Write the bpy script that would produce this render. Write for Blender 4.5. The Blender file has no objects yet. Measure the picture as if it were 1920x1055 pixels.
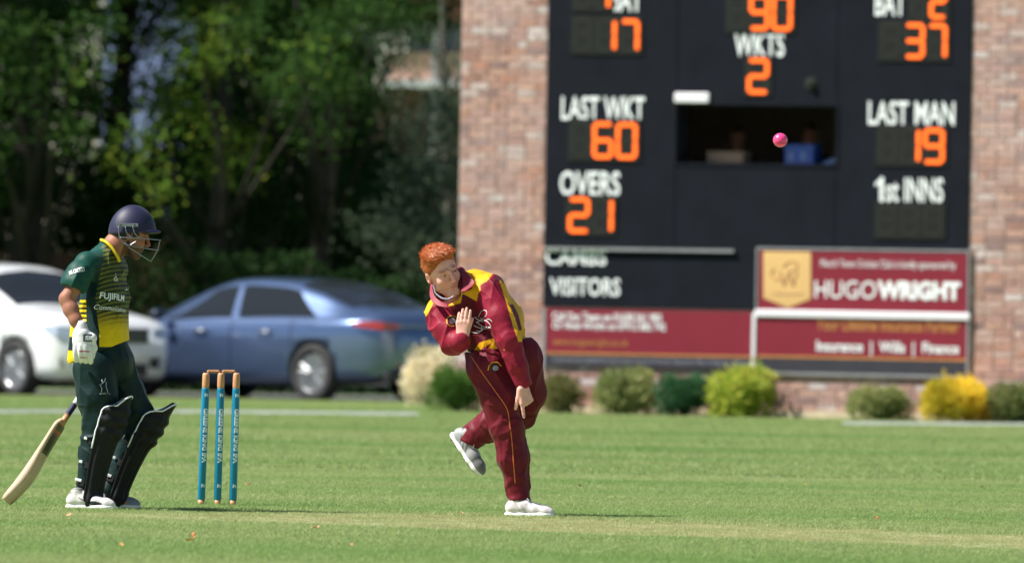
import bpy, math, random, time
import numpy as np
from mathutils import Vector, Matrix
from mathutils.bvhtree import BVHTree
T0 = time.time()
random.seed(7)
RNG = np.random.default_rng(11)
C = bpy.context.scene.collection
SC = bpy.context.scene

# ------------------------------------------------------------------ camera
FPX = 1920 * 400 / 36.0
CAMH = 1.15
cd = bpy.data.cameras.new('camera')
cd.lens = 400; cd.sensor_width = 36; cd.clip_start = 1; cd.clip_end = 3000
cam = bpy.data.objects.new('camera', cd); C.objects.link(cam)
ROLL, PITCH = math.radians(1.0), math.atan(45.5 / FPX)
RM = Matrix.Rotation(math.radians(90) + PITCH, 4, 'X') @ Matrix.Rotation(ROLL, 4, 'Z')
cam.matrix_world = Matrix.Translation((0, 0, CAMH)) @ RM
cd.dof.use_dof = True; cd.dof.focus_distance = 62.2; cd.dof.aperture_fstop = 4.7; cd.dof.aperture_blades = 9
SC.camera = cam

# ------------------------------------------------------------------ sky and sun
SUN_EL, SUN_AZ = math.radians(52), math.radians(9)     # azimuth measured from -X towards the camera side
sun_dir = Vector((-math.cos(SUN_EL) * math.cos(SUN_AZ), -math.cos(SUN_EL) * math.sin(SUN_AZ), math.sin(SUN_EL)))
W = bpy.data.worlds.new('World'); SC.world = W; W.use_nodes = True
wn = W.node_tree.nodes; wl = W.node_tree.links
bgn = wn['Background']; skyn = wn.new('ShaderNodeTexSky'); skyn.sky_type = 'NISHITA'
skyn.sun_disc = False; skyn.sun_elevation = SUN_EL
skyn.sun_rotation = math.atan2(sun_dir.x, sun_dir.y)
skyn.air_density = 1.0; skyn.dust_density = 0.25; skyn.ozone_density = 2.5
wl.new(skyn.outputs[0], bgn.inputs[0]); bgn.inputs[1].default_value = 0.055
sd = bpy.data.lights.new('sun', 'SUN'); sd.energy = 5.0; sd.angle = math.radians(0.53); sd.color = (1, 0.955, 0.88)
so = bpy.data.objects.new('sun', sd); C.objects.link(so)
so.rotation_euler = sun_dir.to_track_quat('Z', 'Y').to_euler()
SC.view_settings.view_transform = 'Standard'; SC.view_settings.look = 'None'
SC.view_settings.exposure = 0.8; SC.view_settings.gamma = 1.0; SC.view_settings.use_curve_mapping = False
try:
    SC.cycles.max_bounces = 6; SC.cycles.transparent_max_bounces = 8; SC.cycles.sample_clamp_indirect = 4
    SC.cycles.sample_clamp_direct = 12
except Exception: pass

# ------------------------------------------------------------------ helpers
def lin(r, g=None, b=None):
    if g is None: r, g, b = r
    f = lambda c: c / 12.92 if c <= 0.04045 else ((c + 0.055) / 1.055) ** 2.4
    return (f(r / 255), f(g / 255), f(b / 255))

RM3 = RM.to_3x3()
def ray(px, py):
    d = RM3 @ Vector(((px - 960) / FPX, (527.5 - py) / FPX, -1.0))
    return d
def at(px, py, Y):
    d = ray(px, py); s = Y / d.y
    return Vector((d.x * s, Y, CAMH + d.z * s))
RMI = np.array(RM3.inverted())
def to_px(P):
    q = (np.asarray(P) - np.array([0, 0, CAMH])) @ RMI.T
    return 960 + FPX * q[:, 0] / -q[:, 2], 527.5 - FPX * q[:, 1] / -q[:, 2]
def gx(px, Y): return (px - 960) / FPX * Y        # ground position under a picture column

def tag(o, label=None, cat=None, group=None, kind=None):
    if label: o['label'] = label
    if cat: o['category'] = cat
    if group: o['group'] = group
    if kind: o['kind'] = kind
    return o
def empty(name, loc=(0, 0, 0), rz=0):
    o = bpy.data.objects.new(name, None); C.objects.link(o); o.location = loc; o.rotation_euler = (0, 0, rz)
    o.empty_display_size = 0.1
    return o
def link(name, me, m=None, parent=None, loc=None, smooth=None):
    o = bpy.data.objects.new(name, me); C.objects.link(o)
    if m is not None:
        if not me.materials: me.materials.append(m)
    if parent is not None: o.parent = parent
    if loc is not None: o.location = loc
    if smooth is not None:
        me.polygons.foreach_set('use_smooth', [smooth] * len(me.polygons))
    return o
def mesh_np(name, V, F, smooth=False):
    """V Nx3, F Mxk (all faces same size)"""
    V = np.asarray(V, np.float32); F = np.asarray(F, np.int32)
    me = bpy.data.meshes.new(name)
    me.vertices.add(len(V)); me.vertices.foreach_set('co', V.ravel())
    k = F.shape[1]
    me.loops.add(F.size); me.loops.foreach_set('vertex_index', F.ravel())
    me.polygons.add(len(F)); me.polygons.foreach_set('loop_start', np.arange(0, F.size, k, dtype=np.int32))
    me.polygons.foreach_set('use_smooth', np.full(len(F), smooth))
    me.update(calc_edges=True)
    return me
def setcol(me, col):
    a = me.color_attributes.new('Col', 'FLOAT_COLOR', 'POINT')
    c = np.ones((len(me.vertices), 4), np.float32); c[:, :3] = col
    a.data.foreach_set('color', c.ravel())

class MB:
    """collects simple shapes into one mesh"""
    def __init__(s): s.v = []; s.f = []
    def add(s, vs, fs):
        n = len(s.v); s.v += [tuple(v) for v in vs]; s.f += [tuple(i + n for i in f) for f in fs]; return s
    def box(s, lo, hi, M=None):
        x0, y0, z0 = lo; x1, y1, z1 = hi
        vs = [Vector(p) for p in ((x0,y0,z0),(x1,y0,z0),(x1,y1,z0),(x0,y1,z0),(x0,y0,z1),(x1,y0,z1),(x1,y1,z1),(x0,y1,z1))]
        if M is not None: vs = [M @ v for v in vs]
        return s.add(vs, [(0,3,2,1),(4,5,6,7),(0,1,5,4),(1,2,6,5),(2,3,7,6),(3,0,4,7)])
    def tube(s, pts, r, seg=8, cap=True):
        pts = [Vector(p) for p in pts]; rs = r if isinstance(r, (list, tuple)) else [r] * len(pts)
        n0 = len(s.v); up = None
        for i, p in enumerate(pts):
            t = (pts[min(i + 1, len(pts) - 1)] - pts[max(i - 1, 0)]).normalized()
            if up is None: up = Vector((0, 0, 1)) if abs(t.z) < .9 else Vector((1, 0, 0))
            a = t.cross(up).normalized(); b = a.cross(t).normalized(); up = b
            for k in range(seg):
                an = 2 * math.pi * k / seg
                s.v.append(tuple(p + (a * math.cos(an) + b * math.sin(an)) * rs[i]))
        for i in range(len(pts) - 1):
            for k in range(seg):
                a0 = n0 + i * seg + k; a1 = n0 + i * seg + (k + 1) % seg
                s.f.append((a0, a0 + seg, a1 + seg, a1))
        if cap:
            s.f.append(tuple(n0 + k for k in range(seg)))
            s.f.append(tuple(n0 + (len(pts) - 1) * seg + k for k in reversed(range(seg))))
        return s
    def lathe(s, prof, seg=24, M=None, axis='Z'):
        n0 = len(s.v)
        for (r, z) in prof:
            for k in range(seg):
                an = 2 * math.pi * k / seg; v = Vector((r * math.cos(an), r * math.sin(an), z))
                if M is not None: v = M @ v
                s.v.append(tuple(v))
        for i in range(len(prof) - 1):
            for k in range(seg):
                a0 = n0 + i * seg + k; a1 = n0 + i * seg + (k + 1) % seg
                s.f.append((a0, a1, a1 + seg, a0 + seg))
        s.f.append(tuple(n0 + k for k in reversed(range(seg))))
        s.f.append(tuple(n0 + (len(prof) - 1) * seg + k for k in range(seg)))
        return s
    def prism(s, poly, y0, y1, M=None):
        n = len(poly); vs = [Vector((x, y0, z)) for x, z in poly] + [Vector((x, y1, z)) for x, z in poly]
        if M is not None: vs = [M @ v for v in vs]
        fs = [tuple(range(n)), tuple(reversed(range(n, 2 * n)))]
        fs += [(i, i + n, (i + 1) % n + n, (i + 1) % n) for i in range(n)]
        return s.add(vs, fs)
    def mesh(s, name, smooth=False):
        me = bpy.data.meshes.new(name); me.from_pydata(s.v, [], s.f); me.update()
        if smooth: me.polygons.foreach_set('use_smooth', [True] * len(me.polygons))
        return me
    def build(s, name, m, parent=None, smooth=False, bevel=0, loc=None):
        o = link(name, s.mesh(name, smooth), m, parent, loc)
        if bevel:
            b = o.modifiers.new('bevel', 'BEVEL'); b.width = bevel; b.segments = 2; b.limit_method = 'ANGLE'
        return o

# ------------------------------------------------------------------ materials
def node_mat(name):
    m = bpy.data.materials.new(name); m.use_nodes = True
    nt = m.node_tree; b = nt.nodes['Principled BSDF']
    return m, nt, b
def N(nt, t, **kw):
    n = nt.nodes.new(t)
    for k, v in kw.items():
        if k.startswith('i_'):
            key = k[2:]; key = int(key) if key.isdigit() else key.replace('_', ' ')
            n.inputs[key].default_value = v
        else: setattr(n, k, v)
    return n
def ramp(nt, stops, interp='LINEAR'):
    r = nt.nodes.new('ShaderNodeValToRGB'); r.color_ramp.interpolation = interp
    e = r.color_ramp.elements
    while len(e) < len(stops): e.new(0.5)
    for i, (p, c) in enumerate(stops):
        e[i].position = p; e[i].color = (*c, 1) if len(c) == 3 else c
    return r
def mixc(nt, fac, a, b, mode='MIX'):
    n = nt.nodes.new('ShaderNodeMix'); n.data_type = 'RGBA'; n.blend_type = mode
    for idx, v in ((0, fac), (6, a), (7, b)):
        if hasattr(v, 'is_output'): nt.links.new(v, n.inputs[idx])
        elif idx == 0: n.inputs[0].default_value = v
        else: n.inputs[idx].default_value = (*v, 1)
    return n.outputs[2]
def mat(name, col, rough=0.6, metal=0.0, var=0.12, scale=8.0, bump=0.15, bscale=60.0, bdist=0.003, coat=0.0, emit=None, estr=0, sheen=0, attr=False, spec=0.5, trans=0, alpha=None):
    m, nt, b = node_mat(name)
    b.inputs['Roughness'].default_value = rough; b.inputs['Metallic'].default_value = metal
    b.inputs['Coat Weight'].default_value = coat; b.inputs['Coat Roughness'].default_value = 0.05
    b.inputs['Specular IOR Level'].default_value = spec
    b.inputs['Sheen Weight'].default_value = sheen
    tc = N(nt, 'ShaderNodeTexCoord')
    no = N(nt, 'ShaderNodeTexNoise', i_Scale=scale, i_Detail=5.0)
    nt.links.new(tc.outputs['Object'], no.inputs['Vector'])
    if attr:
        base = N(nt, 'ShaderNodeAttribute', attribute_name='Col').outputs['Color']
    else:
        rgb = N(nt, 'ShaderNodeRGB'); rgb.outputs[0].default_value = (*col, 1); base = rgb.outputs[0]
    r = ramp(nt, [(0.25, (1 - var,) * 3), (0.75, (1 + var,) * 3)])
    nt.links.new(no.outputs[0], r.inputs[0])
    c = mixc(nt, 1.0, base, r.outputs[0], 'MULTIPLY')
    nt.links.new(c, b.inputs['Base Color'])
    if bump:
        n2 = N(nt, 'ShaderNodeTexNoise', i_Scale=bscale, i_Detail=3.0)
        nt.links.new(tc.outputs['Object'], n2.inputs['Vector'])
        bp = N(nt, 'ShaderNodeBump', i_Strength=bump, i_Distance=bdist)
        nt.links.new(n2.outputs[0], bp.inputs['Height']); nt.links.new(bp.outputs[0], b.inputs['Normal'])
    if emit:
        b.inputs['Emission Color'].default_value = (*emit, 1); b.inputs['Emission Strength'].default_value = estr
    if trans: b.inputs['Transmission Weight'].default_value = trans
    return m
M = {}
M['black_paint'] = mat('black board paint', lin(22, 25, 34), 0.8, spec=.12, var=.25, scale=3, bump=.08)
M['white_letter'] = mat('white letters', lin(243, 247, 250), 0.6, var=.03)
M['grey_print'] = mat('grey print', lin(150, 150, 165), 0.6)
M['gold_print'] = mat('gold print', lin(190, 130, 70), 0.5)
M['gold_panel'] = mat('gold panel', lin(222, 180, 120), 0.35, var=.2, scale=1.3)
M['maroon_banner'] = mat('maroon banner', lin(128, 20, 44), 0.5, var=.08, scale=2, bump=.1, bscale=5, bdist=.01)
M['dark_banner'] = mat('dark grey banner', lin(52, 50, 60), 0.5, var=.1)
M['white_pvc'] = mat('white plastic strip', lin(235, 232, 240), 0.45, var=.05, scale=14)
M['alu'] = mat('aluminium trim', lin(170, 168, 175), 0.4, .6, var=.15, scale=6)
M['led_on'] = mat('lit orange segment', lin(255, 110, 30), 0.5, emit=lin(255, 92, 14), estr=.62, var=.04)
M['led_off'] = mat('unlit segment', lin(40, 42, 38), 0.6, spec=.2)
M['led_back'] = mat('display backing', lin(30, 32, 31), 0.6, spec=.2)
M['wood_pale'] = mat('pale willow', lin(206, 180, 150), 0.6, var=.2, scale=9)
M['wood_stump'] = mat('ash wood', lin(205, 150, 105), 0.45, var=.2, scale=30)
M['teal_sleeve'] = mat('teal stump sleeve', lin(10, 128, 168), 0.35, var=.04)
M['navy'] = mat('navy blue', lin(26, 22, 72), 0.55, var=.08)
M['rubber'] = mat('black rubber', lin(34, 34, 36), 0.75, var=.2)
M['steel'] = mat('brushed steel', lin(150, 152, 165), 0.35, .85, var=.1)
M['fabric'] = mat('printed fabric', (1, 1, 1), 0.55, attr=True, sheen=.03, spec=.22, var=.05, scale=20, bump=.4, bscale=30, bdist=.006)
M['skin'] = mat('skin', (1, 1, 1), 0.55, spec=.35, attr=True, var=.05, scale=30, bump=.15, bscale=160, bdist=.001)
M['skin'].node_tree.nodes['Principled BSDF'].inputs['Subsurface Weight'].default_value = .12
M['skin'].node_tree.nodes['Principled BSDF'].inputs['Subsurface Radius'].default_value = (.01, .004, .002)
M['painted'] = mat('painted surface', (1, 1, 1), 0.5, attr=True, var=.05, scale=25, bump=.15)
M['plaster'] = mat('pale render', lin(205, 176, 150), 0.9, var=.1)
M['dark'] = mat('dark interior', lin(40, 38, 36), 0.9)

# ------------------------------------------------------------------ numpy noise
_T = RNG.random((32, 32, 32)).astype(np.float32)
def vnoise(P, f=1.0, st=(1, 1, 1), off=0.0):
    q = np.asarray(P, np.float32) * np.array(st, np.float32) * f + off + 1000
    i = np.floor(q).astype(np.int64); t = q - i; t = t * t * (3 - 2 * t)
    o = 0
    for a in (0, 1):
        for b in (0, 1):
            for c in (0, 1):
                w = (t[:, 0] if a else 1 - t[:, 0]) * (t[:, 1] if b else 1 - t[:, 1]) * (t[:, 2] if c else 1 - t[:, 2])
                o = o + w * _T[(i[:, 0] + a) % 32, (i[:, 1] + b) % 32, (i[:, 2] + c) % 32]
    return o * 2 - 1
def fbm(P, f, st=(1, 1, 1), off=0.0, octv=3):
    return sum(vnoise(P, f * 2 ** k, st, off + 7 * k) / 2 ** k for k in range(octv))

# ------------------------------------------------------------------ distance field modeller
class SDF:
    def __init__(s, h=0.005): s.p = []; s.h = h
    def cone(s, a, b, ra, rb, k=0.02, sq=None, mode='u'):
        """tapered capsule; sq=(axis, factor): thickness along axis times factor"""
        s.p.append(('c', np.array(a, float), np.array(b, float), ra, rb, k, sq, mode)); return s
    def chain(s, pts, k=0.02, sq=None):
        for (a, ra), (b, rb) in zip(pts[:-1], pts[1:]): s.cone(a, b, ra, rb, k, sq)
        return s
    def ell(s, c, r, R=None, k=0.02, mode='u'):
        s.p.append(('e', np.array(c, float), np.array(r, float), np.eye(3) if R is None else np.array(R, float), k, mode)); return s
    def cut(s, c, n, k=0.0):
        """remove everything on the side n points to"""
        s.p.append(('h', np.array(c, float), np.array(n, float) / np.linalg.norm(n), k)); return s
    def grid(s):
        lo = np.full(3, 1e9); hi = -lo
        for p in s.p:
            if p[0] == 'c' and p[7] == 'u':
                r = max(p[3], p[4]) * (max(1, p[6][1]) if p[6] else 1)
                for q in (p[1], p[2]): lo = np.minimum(lo, q - r); hi = np.maximum(hi, q + r)
            elif p[0] == 'e' and p[5] == 'u':
                r = p[2].max(); lo = np.minimum(lo, p[1] - r); hi = np.maximum(hi, p[1] + r)
        lo -= .02 + 2 * s.h; hi += .02 + 2 * s.h
        n = np.ceil((hi - lo) / s.h).astype(int) + 1
        return lo, n
    def eval(s):
        lo, n = s.grid(); h = s.h
        D = np.full(n, .06, np.float32); ax = [lo[i] + h * np.arange(n[i]) for i in range(3)]
        for p in s.p:
            if p[0] == 'h':
                c, nn, k = p[1:]
                d = ((ax[0] - c[0]) * nn[0])[:, None, None] + ((ax[1] - c[1]) * nn[1])[None, :, None] + ((ax[2] - c[2]) * nn[2])[None, None, :]
                D = np.maximum(D, d.astype(np.float32)); continue
            if p[0] == 'c':
                _, a, b, ra, rb, k, sq, mode = p
                r = max(ra, rb) * (max(1, sq[1]) if sq else 1) + k + 3 * h
                l = np.minimum(a, b) - r; u = np.maximum(a, b) + r
            else:
                _, c, rr, R, k, mode = p
                r = rr.max() + k + 3 * h; l = c - r; u = c + r
            i0 = np.clip(((l - lo) / h).astype(int), 0, n); i1 = np.clip(((u - lo) / h).astype(int) + 2, 0, n)
            if (i1 <= i0).any(): continue
            X, Y, Z = np.meshgrid(ax[0][i0[0]:i1[0]], ax[1][i0[1]:i1[1]], ax[2][i0[2]:i1[2]], indexing='ij', sparse=True)
            if p[0] == 'c':
                px, py, pz = X - a[0], Y - a[1], Z - a[2]; ba = b - a
                if sq:
                    nv = np.array(sq[0], float); nv /= np.linalg.norm(nv); f = 1 / sq[1] - 1
                    dn = px * nv[0] + py * nv[1] + pz * nv[2]
                    px = px + dn * nv[0] * f; py = py + dn * nv[1] * f; pz = pz + dn * nv[2] * f
                    ba = ba + nv * (ba @ nv) * f
                L = max(ba @ ba, 1e-9)
                t = np.clip((px * ba[0] + py * ba[1] + pz * ba[2]) / L, 0, 1)
                d = np.sqrt((px - t * ba[0]) ** 2 + (py - t * ba[1]) ** 2 + (pz - t * ba[2]) ** 2) - (ra + (rb - ra) * t)
                if sq: d = d * min(1, sq[1])
            else:
                px, py, pz = X - c[0], Y - c[1], Z - c[2]
                q = [px * R[0][j] + py * R[1][j] + pz * R[2][j] for j in range(3)]   # columns of R are the axes
                k0 = np.sqrt(sum((q[j] / rr[j]) ** 2 for j in range(3))); k1 = np.sqrt(sum((q[j] / rr[j] ** 2) ** 2 for j in range(3)))
                d = k0 * (k0 - 1) / np.maximum(k1, 1e-6)
            B = D[i0[0]:i1[0], i0[1]:i1[1], i0[2]:i1[2]]
            if mode == 's':
                d = -d; hh = np.maximum(k - np.abs(B - d), 0) / max(k, 1e-6); R_ = np.maximum(B, d) + hh * hh * k * .25
            else:
                hh = np.maximum(k - np.abs(B - d), 0) / max(k, 1e-6); R_ = np.minimum(B, d) - hh * hh * k * .25
            D[i0[0]:i1[0], i0[1]:i1[1], i0[2]:i1[2]] = R_
        return D, lo
    def mesh(s, name, relax=0):
        D, lo = s.eval(); h = s.h
        ins = D < 0
        c = [ins[a:ins.shape[0] - 1 + a, b:ins.shape[1] - 1 + b, e:ins.shape[2] - 1 + e] for a in (0, 1) for b in (0, 1) for e in (0, 1)]
        anyi = c[0].copy(); alli = c[0].copy()
        for q in c[1:]: anyi |= q; alli &= q
        I = np.argwhere(anyi & ~alli)
        idx = np.full(anyi.shape, -1, np.int32); idx[I[:, 0], I[:, 1], I[:, 2]] = np.arange(len(I))
        cv = {}
        for a in (0, 1):
            for b in (0, 1):
                for e in (0, 1): cv[a, b, e] = D[I[:, 0] + a, I[:, 1] + b, I[:, 2] + e]
        acc = np.zeros((len(I), 3)); cnt = np.zeros(len(I))
        ks = list(cv)
        for k1 in ks:
            for ax_ in range(3):
                if k1[ax_] == 0:
                    k2 = list(k1); k2[ax_] = 1; k2 = tuple(k2)
                    v1, v2 = cv[k1], cv[k2]; m = (v1 < 0) != (v2 < 0)
                    t = np.where(m, v1 / np.where(m, v1 - v2, 1), 0)
                    p = np.zeros((len(I), 3)) + np.array(k1); p[:, ax_] = t
                    acc += p * m[:, None]; cnt += m
        V = (I + acc / cnt[:, None]) * h + lo
        Fs = []
        for ax_ in range(3):
            s1 = [slice(None)] * 3; s2 = [slice(None)] * 3; s1[ax_] = slice(0, -1); s2[ax_] = slice(1, None)
            A = ins[tuple(s1)]; B = ins[tuple(s2)]
            E = np.argwhere(A != B)
            u, v = (ax_ + 1) % 3, (ax_ + 2) % 3
            E = E[(E[:, u] > 0) & (E[:, v] > 0) & (E[:, u] < idx.shape[u]) & (E[:, v] < idx.shape[v])]
            if not len(E): continue
            fl = A[E[:, 0], E[:, 1], E[:, 2]]
            def g(du, dv):
                q = E.copy(); q[:, u] += du; q[:, v] += dv
                return idx[q[:, 0], q[:, 1], q[:, 2]]
            Q = np.stack([g(-1, -1), g(0, -1), g(0, 0), g(-1, 0)], 1)
            Q[~fl] = Q[~fl][:, ::-1]
            Fs.append(Q)
        F = np.concatenate(Fs); F = F[(F >= 0).all(1)]
        for _ in range(relax):
            S = np.zeros_like(V); n = np.zeros(len(V))
            for a in range(4):
                b = (a + 1) % 4
                for q, w in ((a, b), (b, a)):
                    np.add.at(S, F[:, q], V[F[:, w]]); np.add.at(n, F[:, q], 1)
            V = V * .4 + S / np.maximum(n, 1)[:, None] * .6
        return V, F
def vnormals(V, F):
    n = np.cross(V[F[:, 2]] - V[F[:, 0]], V[F[:, 3]] - V[F[:, 1]])
    o = np.zeros_like(V)
    for k in range(4): np.add.at(o, F[:, k], n)
    return o / np.maximum(np.linalg.norm(o, axis=1), 1e-9)[:, None]
def inpoly(x, y, poly):
    r = np.zeros(len(x), bool); n = len(poly)
    for i in range(n):
        x1, y1 = poly[i]; x2, y2 = poly[(i + 1) % n]
        c = (y1 > y) != (y2 > y)
        xi = (x2 - x1) * (y - y1) / ((y2 - y1) if y2 != y1 else 1e-9) + x1
        r ^= c & (x < xi)
    return r
def segdist(P, a, b):
    a = np.array(a); b = np.array(b); ba = b - a
    t = np.clip(((P - a) @ ba) / (ba @ ba), 0, 1)
    return np.linalg.norm(P - a - t[:, None] * ba, axis=1), t
def bvh_of(V, F): return BVHTree.FromPolygons([tuple(v) for v in V], [tuple(int(i) for i in f) for f in F])

# ------------------------------------------------------------------ lettering
def fine(V, F, mx):
    """split long edges of flat lettering so it can follow a curved surface"""
    import bmesh
    me = bpy.data.meshes.new('t'); me.from_pydata([tuple(v) + (0,) * (3 - len(v)) for v in V], [], tri_faces(F))
    bm = bmesh.new(); bm.from_mesh(me)
    for _ in range(5):
        es = [e for e in bm.edges if e.calc_length() > mx]
        if not es: break
        bmesh.ops.subdivide_edges(bm, edges=es, cuts=1); bmesh.ops.triangulate(bm, faces=[f for f in bm.faces if len(f.verts) > 3])
    V2 = [tuple(v.co) for v in bm.verts]; bm.verts.index_update(); F2 = [tuple(v.index for v in f.verts) for f in bm.faces]
    bm.free(); bpy.data.meshes.remove(me); return V2, F2
def text_geo(s, bold=0.0, align='LEFT'):
    cu = bpy.data.curves.new('lettering', 'FONT'); cu.body = s; cu.size = 1; cu.offset = bold; cu.resolution_u = 3; cu.align_x = align
    o = bpy.data.objects.new('lettering_tmp', cu); C.objects.link(o)
    bpy.context.view_layer.update()
    me = bpy.data.meshes.new_from_object(o.evaluated_get(bpy.context.evaluated_depsgraph_get()))
    V = np.array([tuple(v.co) for v in me.vertices]); F = [tuple(p.vertices) for p in me.polygons]
    bpy.data.objects.remove(o); bpy.data.meshes.remove(me); bpy.data.curves.remove(cu)
    return V, F
def fit_text(s, w, h, bold=0.0):
    V, F = text_geo(s, bold)
    lo, hi = V.min(0), V.max(0)
    V = (V - (lo + hi) / 2); V[:, 0] *= w / (hi[0] - lo[0]); V[:, 1] *= h / (hi[1] - lo[1])
    return V, F
def tri_faces(F):
    out = []
    for f in F:
        for i in range(1, len(f) - 1): out.append((f[0], f[i], f[i + 1]))
    return out
def decal(name, V2, F, origin, nrm, up, bv, m, parent, off=.0025):
    """wrap flat geometry (V2: x right, y up) onto a surface, cast along -nrm"""
    nrm = Vector(nrm).normalized(); up = Vector(up); rt = up.cross(nrm).normalized(); up = nrm.cross(rt).normalized()
    o = Vector(origin); V = []; ok = []
    for v in V2:
        p = o + rt * v[0] + up * v[1]
        h = bv.ray_cast(p + nrm * .4, -nrm)
        if h[0] is None: V.append(p); ok.append(False)
        else: V.append(h[0] + h[1].normalized() * off if h[1].dot(nrm) > 0 else h[0] + nrm * off); ok.append(True)
    F2 = [f for f in F if all(ok[i] for i in f)]
    me = bpy.data.meshes.new(name); me.from_pydata([tuple(v) for v in V], [], F2); me.update()
    return link(name, me, m, parent)
def stitch(name, pts, r, bv, m, parent, off=.0, seg=6, Y=62.0):
    """thin cord following picture points across a surface seen from the field side"""
    P = []
    for (x, y) in pts:
        d = ray(x, y); d = d / d.y
        h = bv.ray_cast(Vector((0, 0, CAMH)) + d * (Y - 1.2), d.normalized())
        if h[0] is not None: P.append(h[0] - Vector((0, off, 0)))
    if len(P) < 2: return None
    return MB().tube(P, r, seg).build(name, m, parent, smooth=True)
def spline(pts, n=6):
    out = []; P = [np.array(p, float) for p in pts]
    for i in range(len(P) - 1):
        p0, p1, p2, p3 = P[max(i - 1, 0)], P[i], P[i + 1], P[min(i + 2, len(P) - 1)]
        for t in np.arange(n) / n:
            out.append(.5 * ((2 * p1) + (-p0 + p2) * t + (2 * p0 - 5 * p1 + 4 * p2 - p3) * t * t + (-p0 + 3 * p1 - 3 * p2 + p3) * t ** 3))
    out.append(P[-1]); return [tuple(p) for p in out]
# ================================================================== THE SETTING
def pitch_mask_nodes(nt, pos):
    """1 on the mown strip, from world position"""
    sep = N(nt, 'ShaderNodeSeparateXYZ'); nt.links.new(pos, sep.inputs[0])
    def mth(op, a, b=None, c=None, clamp=False):
        n = N(nt, 'ShaderNodeMath', operation=op); n.use_clamp = clamp
        for i, v in enumerate((a, b, c)):
            if v is None: continue
            if hasattr(v, 'is_output'): nt.links.new(v, n.inputs[i])
            else: n.inputs[i].default_value = v
        return n.outputs[0]
    dx, dy = .72, -.69
    X = mth('SUBTRACT', sep.outputs[0], 0.9); Y = mth('SUBTRACT', sep.outputs[1], 58.9)
    along = mth('ADD', mth('MULTIPLY', X, dx), mth('MULTIPLY', Y, dy))
    acr = mth('ADD', mth('MULTIPLY', X, -dy), mth('MULTIPLY', Y, dx))
    no = N(nt, 'ShaderNodeTexNoise', i_Scale=1.3, i_Detail=4.0); nt.links.new(pos, no.inputs['Vector'])
    wob = mth('MULTIPLY', mth('SUBTRACT', no.outputs[0], .5), .9)
    a2 = mth('ABSOLUTE', mth('ADD', acr, wob))
    m1 = mth('SUBTRACT', 1.0, mth('DIVIDE', mth('SUBTRACT', a2, 1.25), .35), clamp=True)
    m2 = mth('DIVIDE', mth('ADD', mth('ADD', along, wob), 4.0), 1.2, clamp=True)
    return mth('MULTIPLY', m1, m2), mth

def turf_material(name, blade):
    m, nt, b = node_mat(name)
    geo = N(nt, 'ShaderNodeNewGeometry'); pos = geo.outputs['Position']
    mask, mth = pitch_mask_nodes(nt, pos)
    def noise(scale, st=(1, 1, 1), det=4):
        mp = N(nt, 'ShaderNodeMapping'); mp.inputs['Scale'].default_value = st
        nt.links.new(pos, mp.inputs[0])
        n = N(nt, 'ShaderNodeTexNoise', i_Scale=scale, i_Detail=float(det)); nt.links.new(mp.outputs[0], n.inputs['Vector'])
        return n.outputs[0]
    g = ramp(nt, [(.36, (.20, .34, .095)), (.5, (.275, .385, .135)), (.66, (.38, .44, .20))])
    mixn = mth('ADD', mth('MULTIPLY', noise(.16, (.35, 1, 1)), .5), mth('MULTIPLY', noise(.8, (.4, .7, 1)), .5))
    nt.links.new(mixn, g.inputs[0])
    # distance-striping left by the mower, across the ground
    wv = N(nt, 'ShaderNodeTexWave', i_Scale=.055, i_Distortion=2.5, i_Detail=2.0); wv.bands_direction = 'Y'
    wv.inputs['Detail Scale'].default_value = .15
    nt.links.new(pos, wv.inputs['Vector'])
    c = mixc(nt, mth('MULTIPLY', wv.outputs[1], .5), g.outputs[0], (.36, .43, .19))
    straw = ramp(nt, [(.35, (.40, .43, .20)), (.6, (.56, .52, .30))]); nt.links.new(noise(2.4), straw.inputs[0])
    c = mixc(nt, mth('MULTIPLY', mask, .72), c, straw.outputs[0])
    dirt = ramp(nt, [(.60, (0, 0, 0)), (.70, (1, 1, 1))]); nt.links.new(noise(1.7, (1, 1, 1), 5), dirt.inputs[0])
    c = mixc(nt, mth('MULTIPLY', mth('MULTIPLY', dirt.outputs[0], mask), .65), c, (.34, .26, .15))
    if blade:
        oi = N(nt, 'ShaderNodeObjectInfo')
        r = ramp(nt, [(0, (.72, .78, .7)), (.5, (1, 1, 1)), (.9, (1.15, 1.1, 1.1)), (.98, (1.7, 1.35, 1.2))])
        nt.links.new(geo.outputs['Random Per Island'], r.inputs[0])
        c = mixc(nt, 1.0, c, r.outputs[0], 'MULTIPLY')
        r2 = ramp(nt, [(0, (.86, .88, .82)), (1, (1.1, 1.08, 1.1))]); nt.links.new(oi.outputs['Random'], r2.inputs[0])
        c = mixc(nt, 1.0, c, r2.outputs[0], 'MULTIPLY')
        out = nt.nodes['Material Output']
        nt.links.new(c, b.inputs['Base Color']); b.inputs['Roughness'].default_value = .45
        tr = N(nt, 'ShaderNodeBsdfTranslucent'); nt.links.new(c, tr.inputs[0])
        ms = N(nt, 'ShaderNodeMixShader'); ms.inputs[0].default_value = .5
        nt.links.new(b.outputs[0], ms.inputs[1]); nt.links.new(tr.outputs[0], ms.inputs[2]); nt.links.new(ms.outputs[0], out.inputs[0])
    else:
        c = mixc(nt, .5, c, (.10, .15, .045))
        nt.links.new(c, b.inputs['Base Color']); b.inputs['Roughness'].default_value = .95
    return m
m_turf = turf_material('turf base', False); m_blade = turf_material('grass blades', True)

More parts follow.
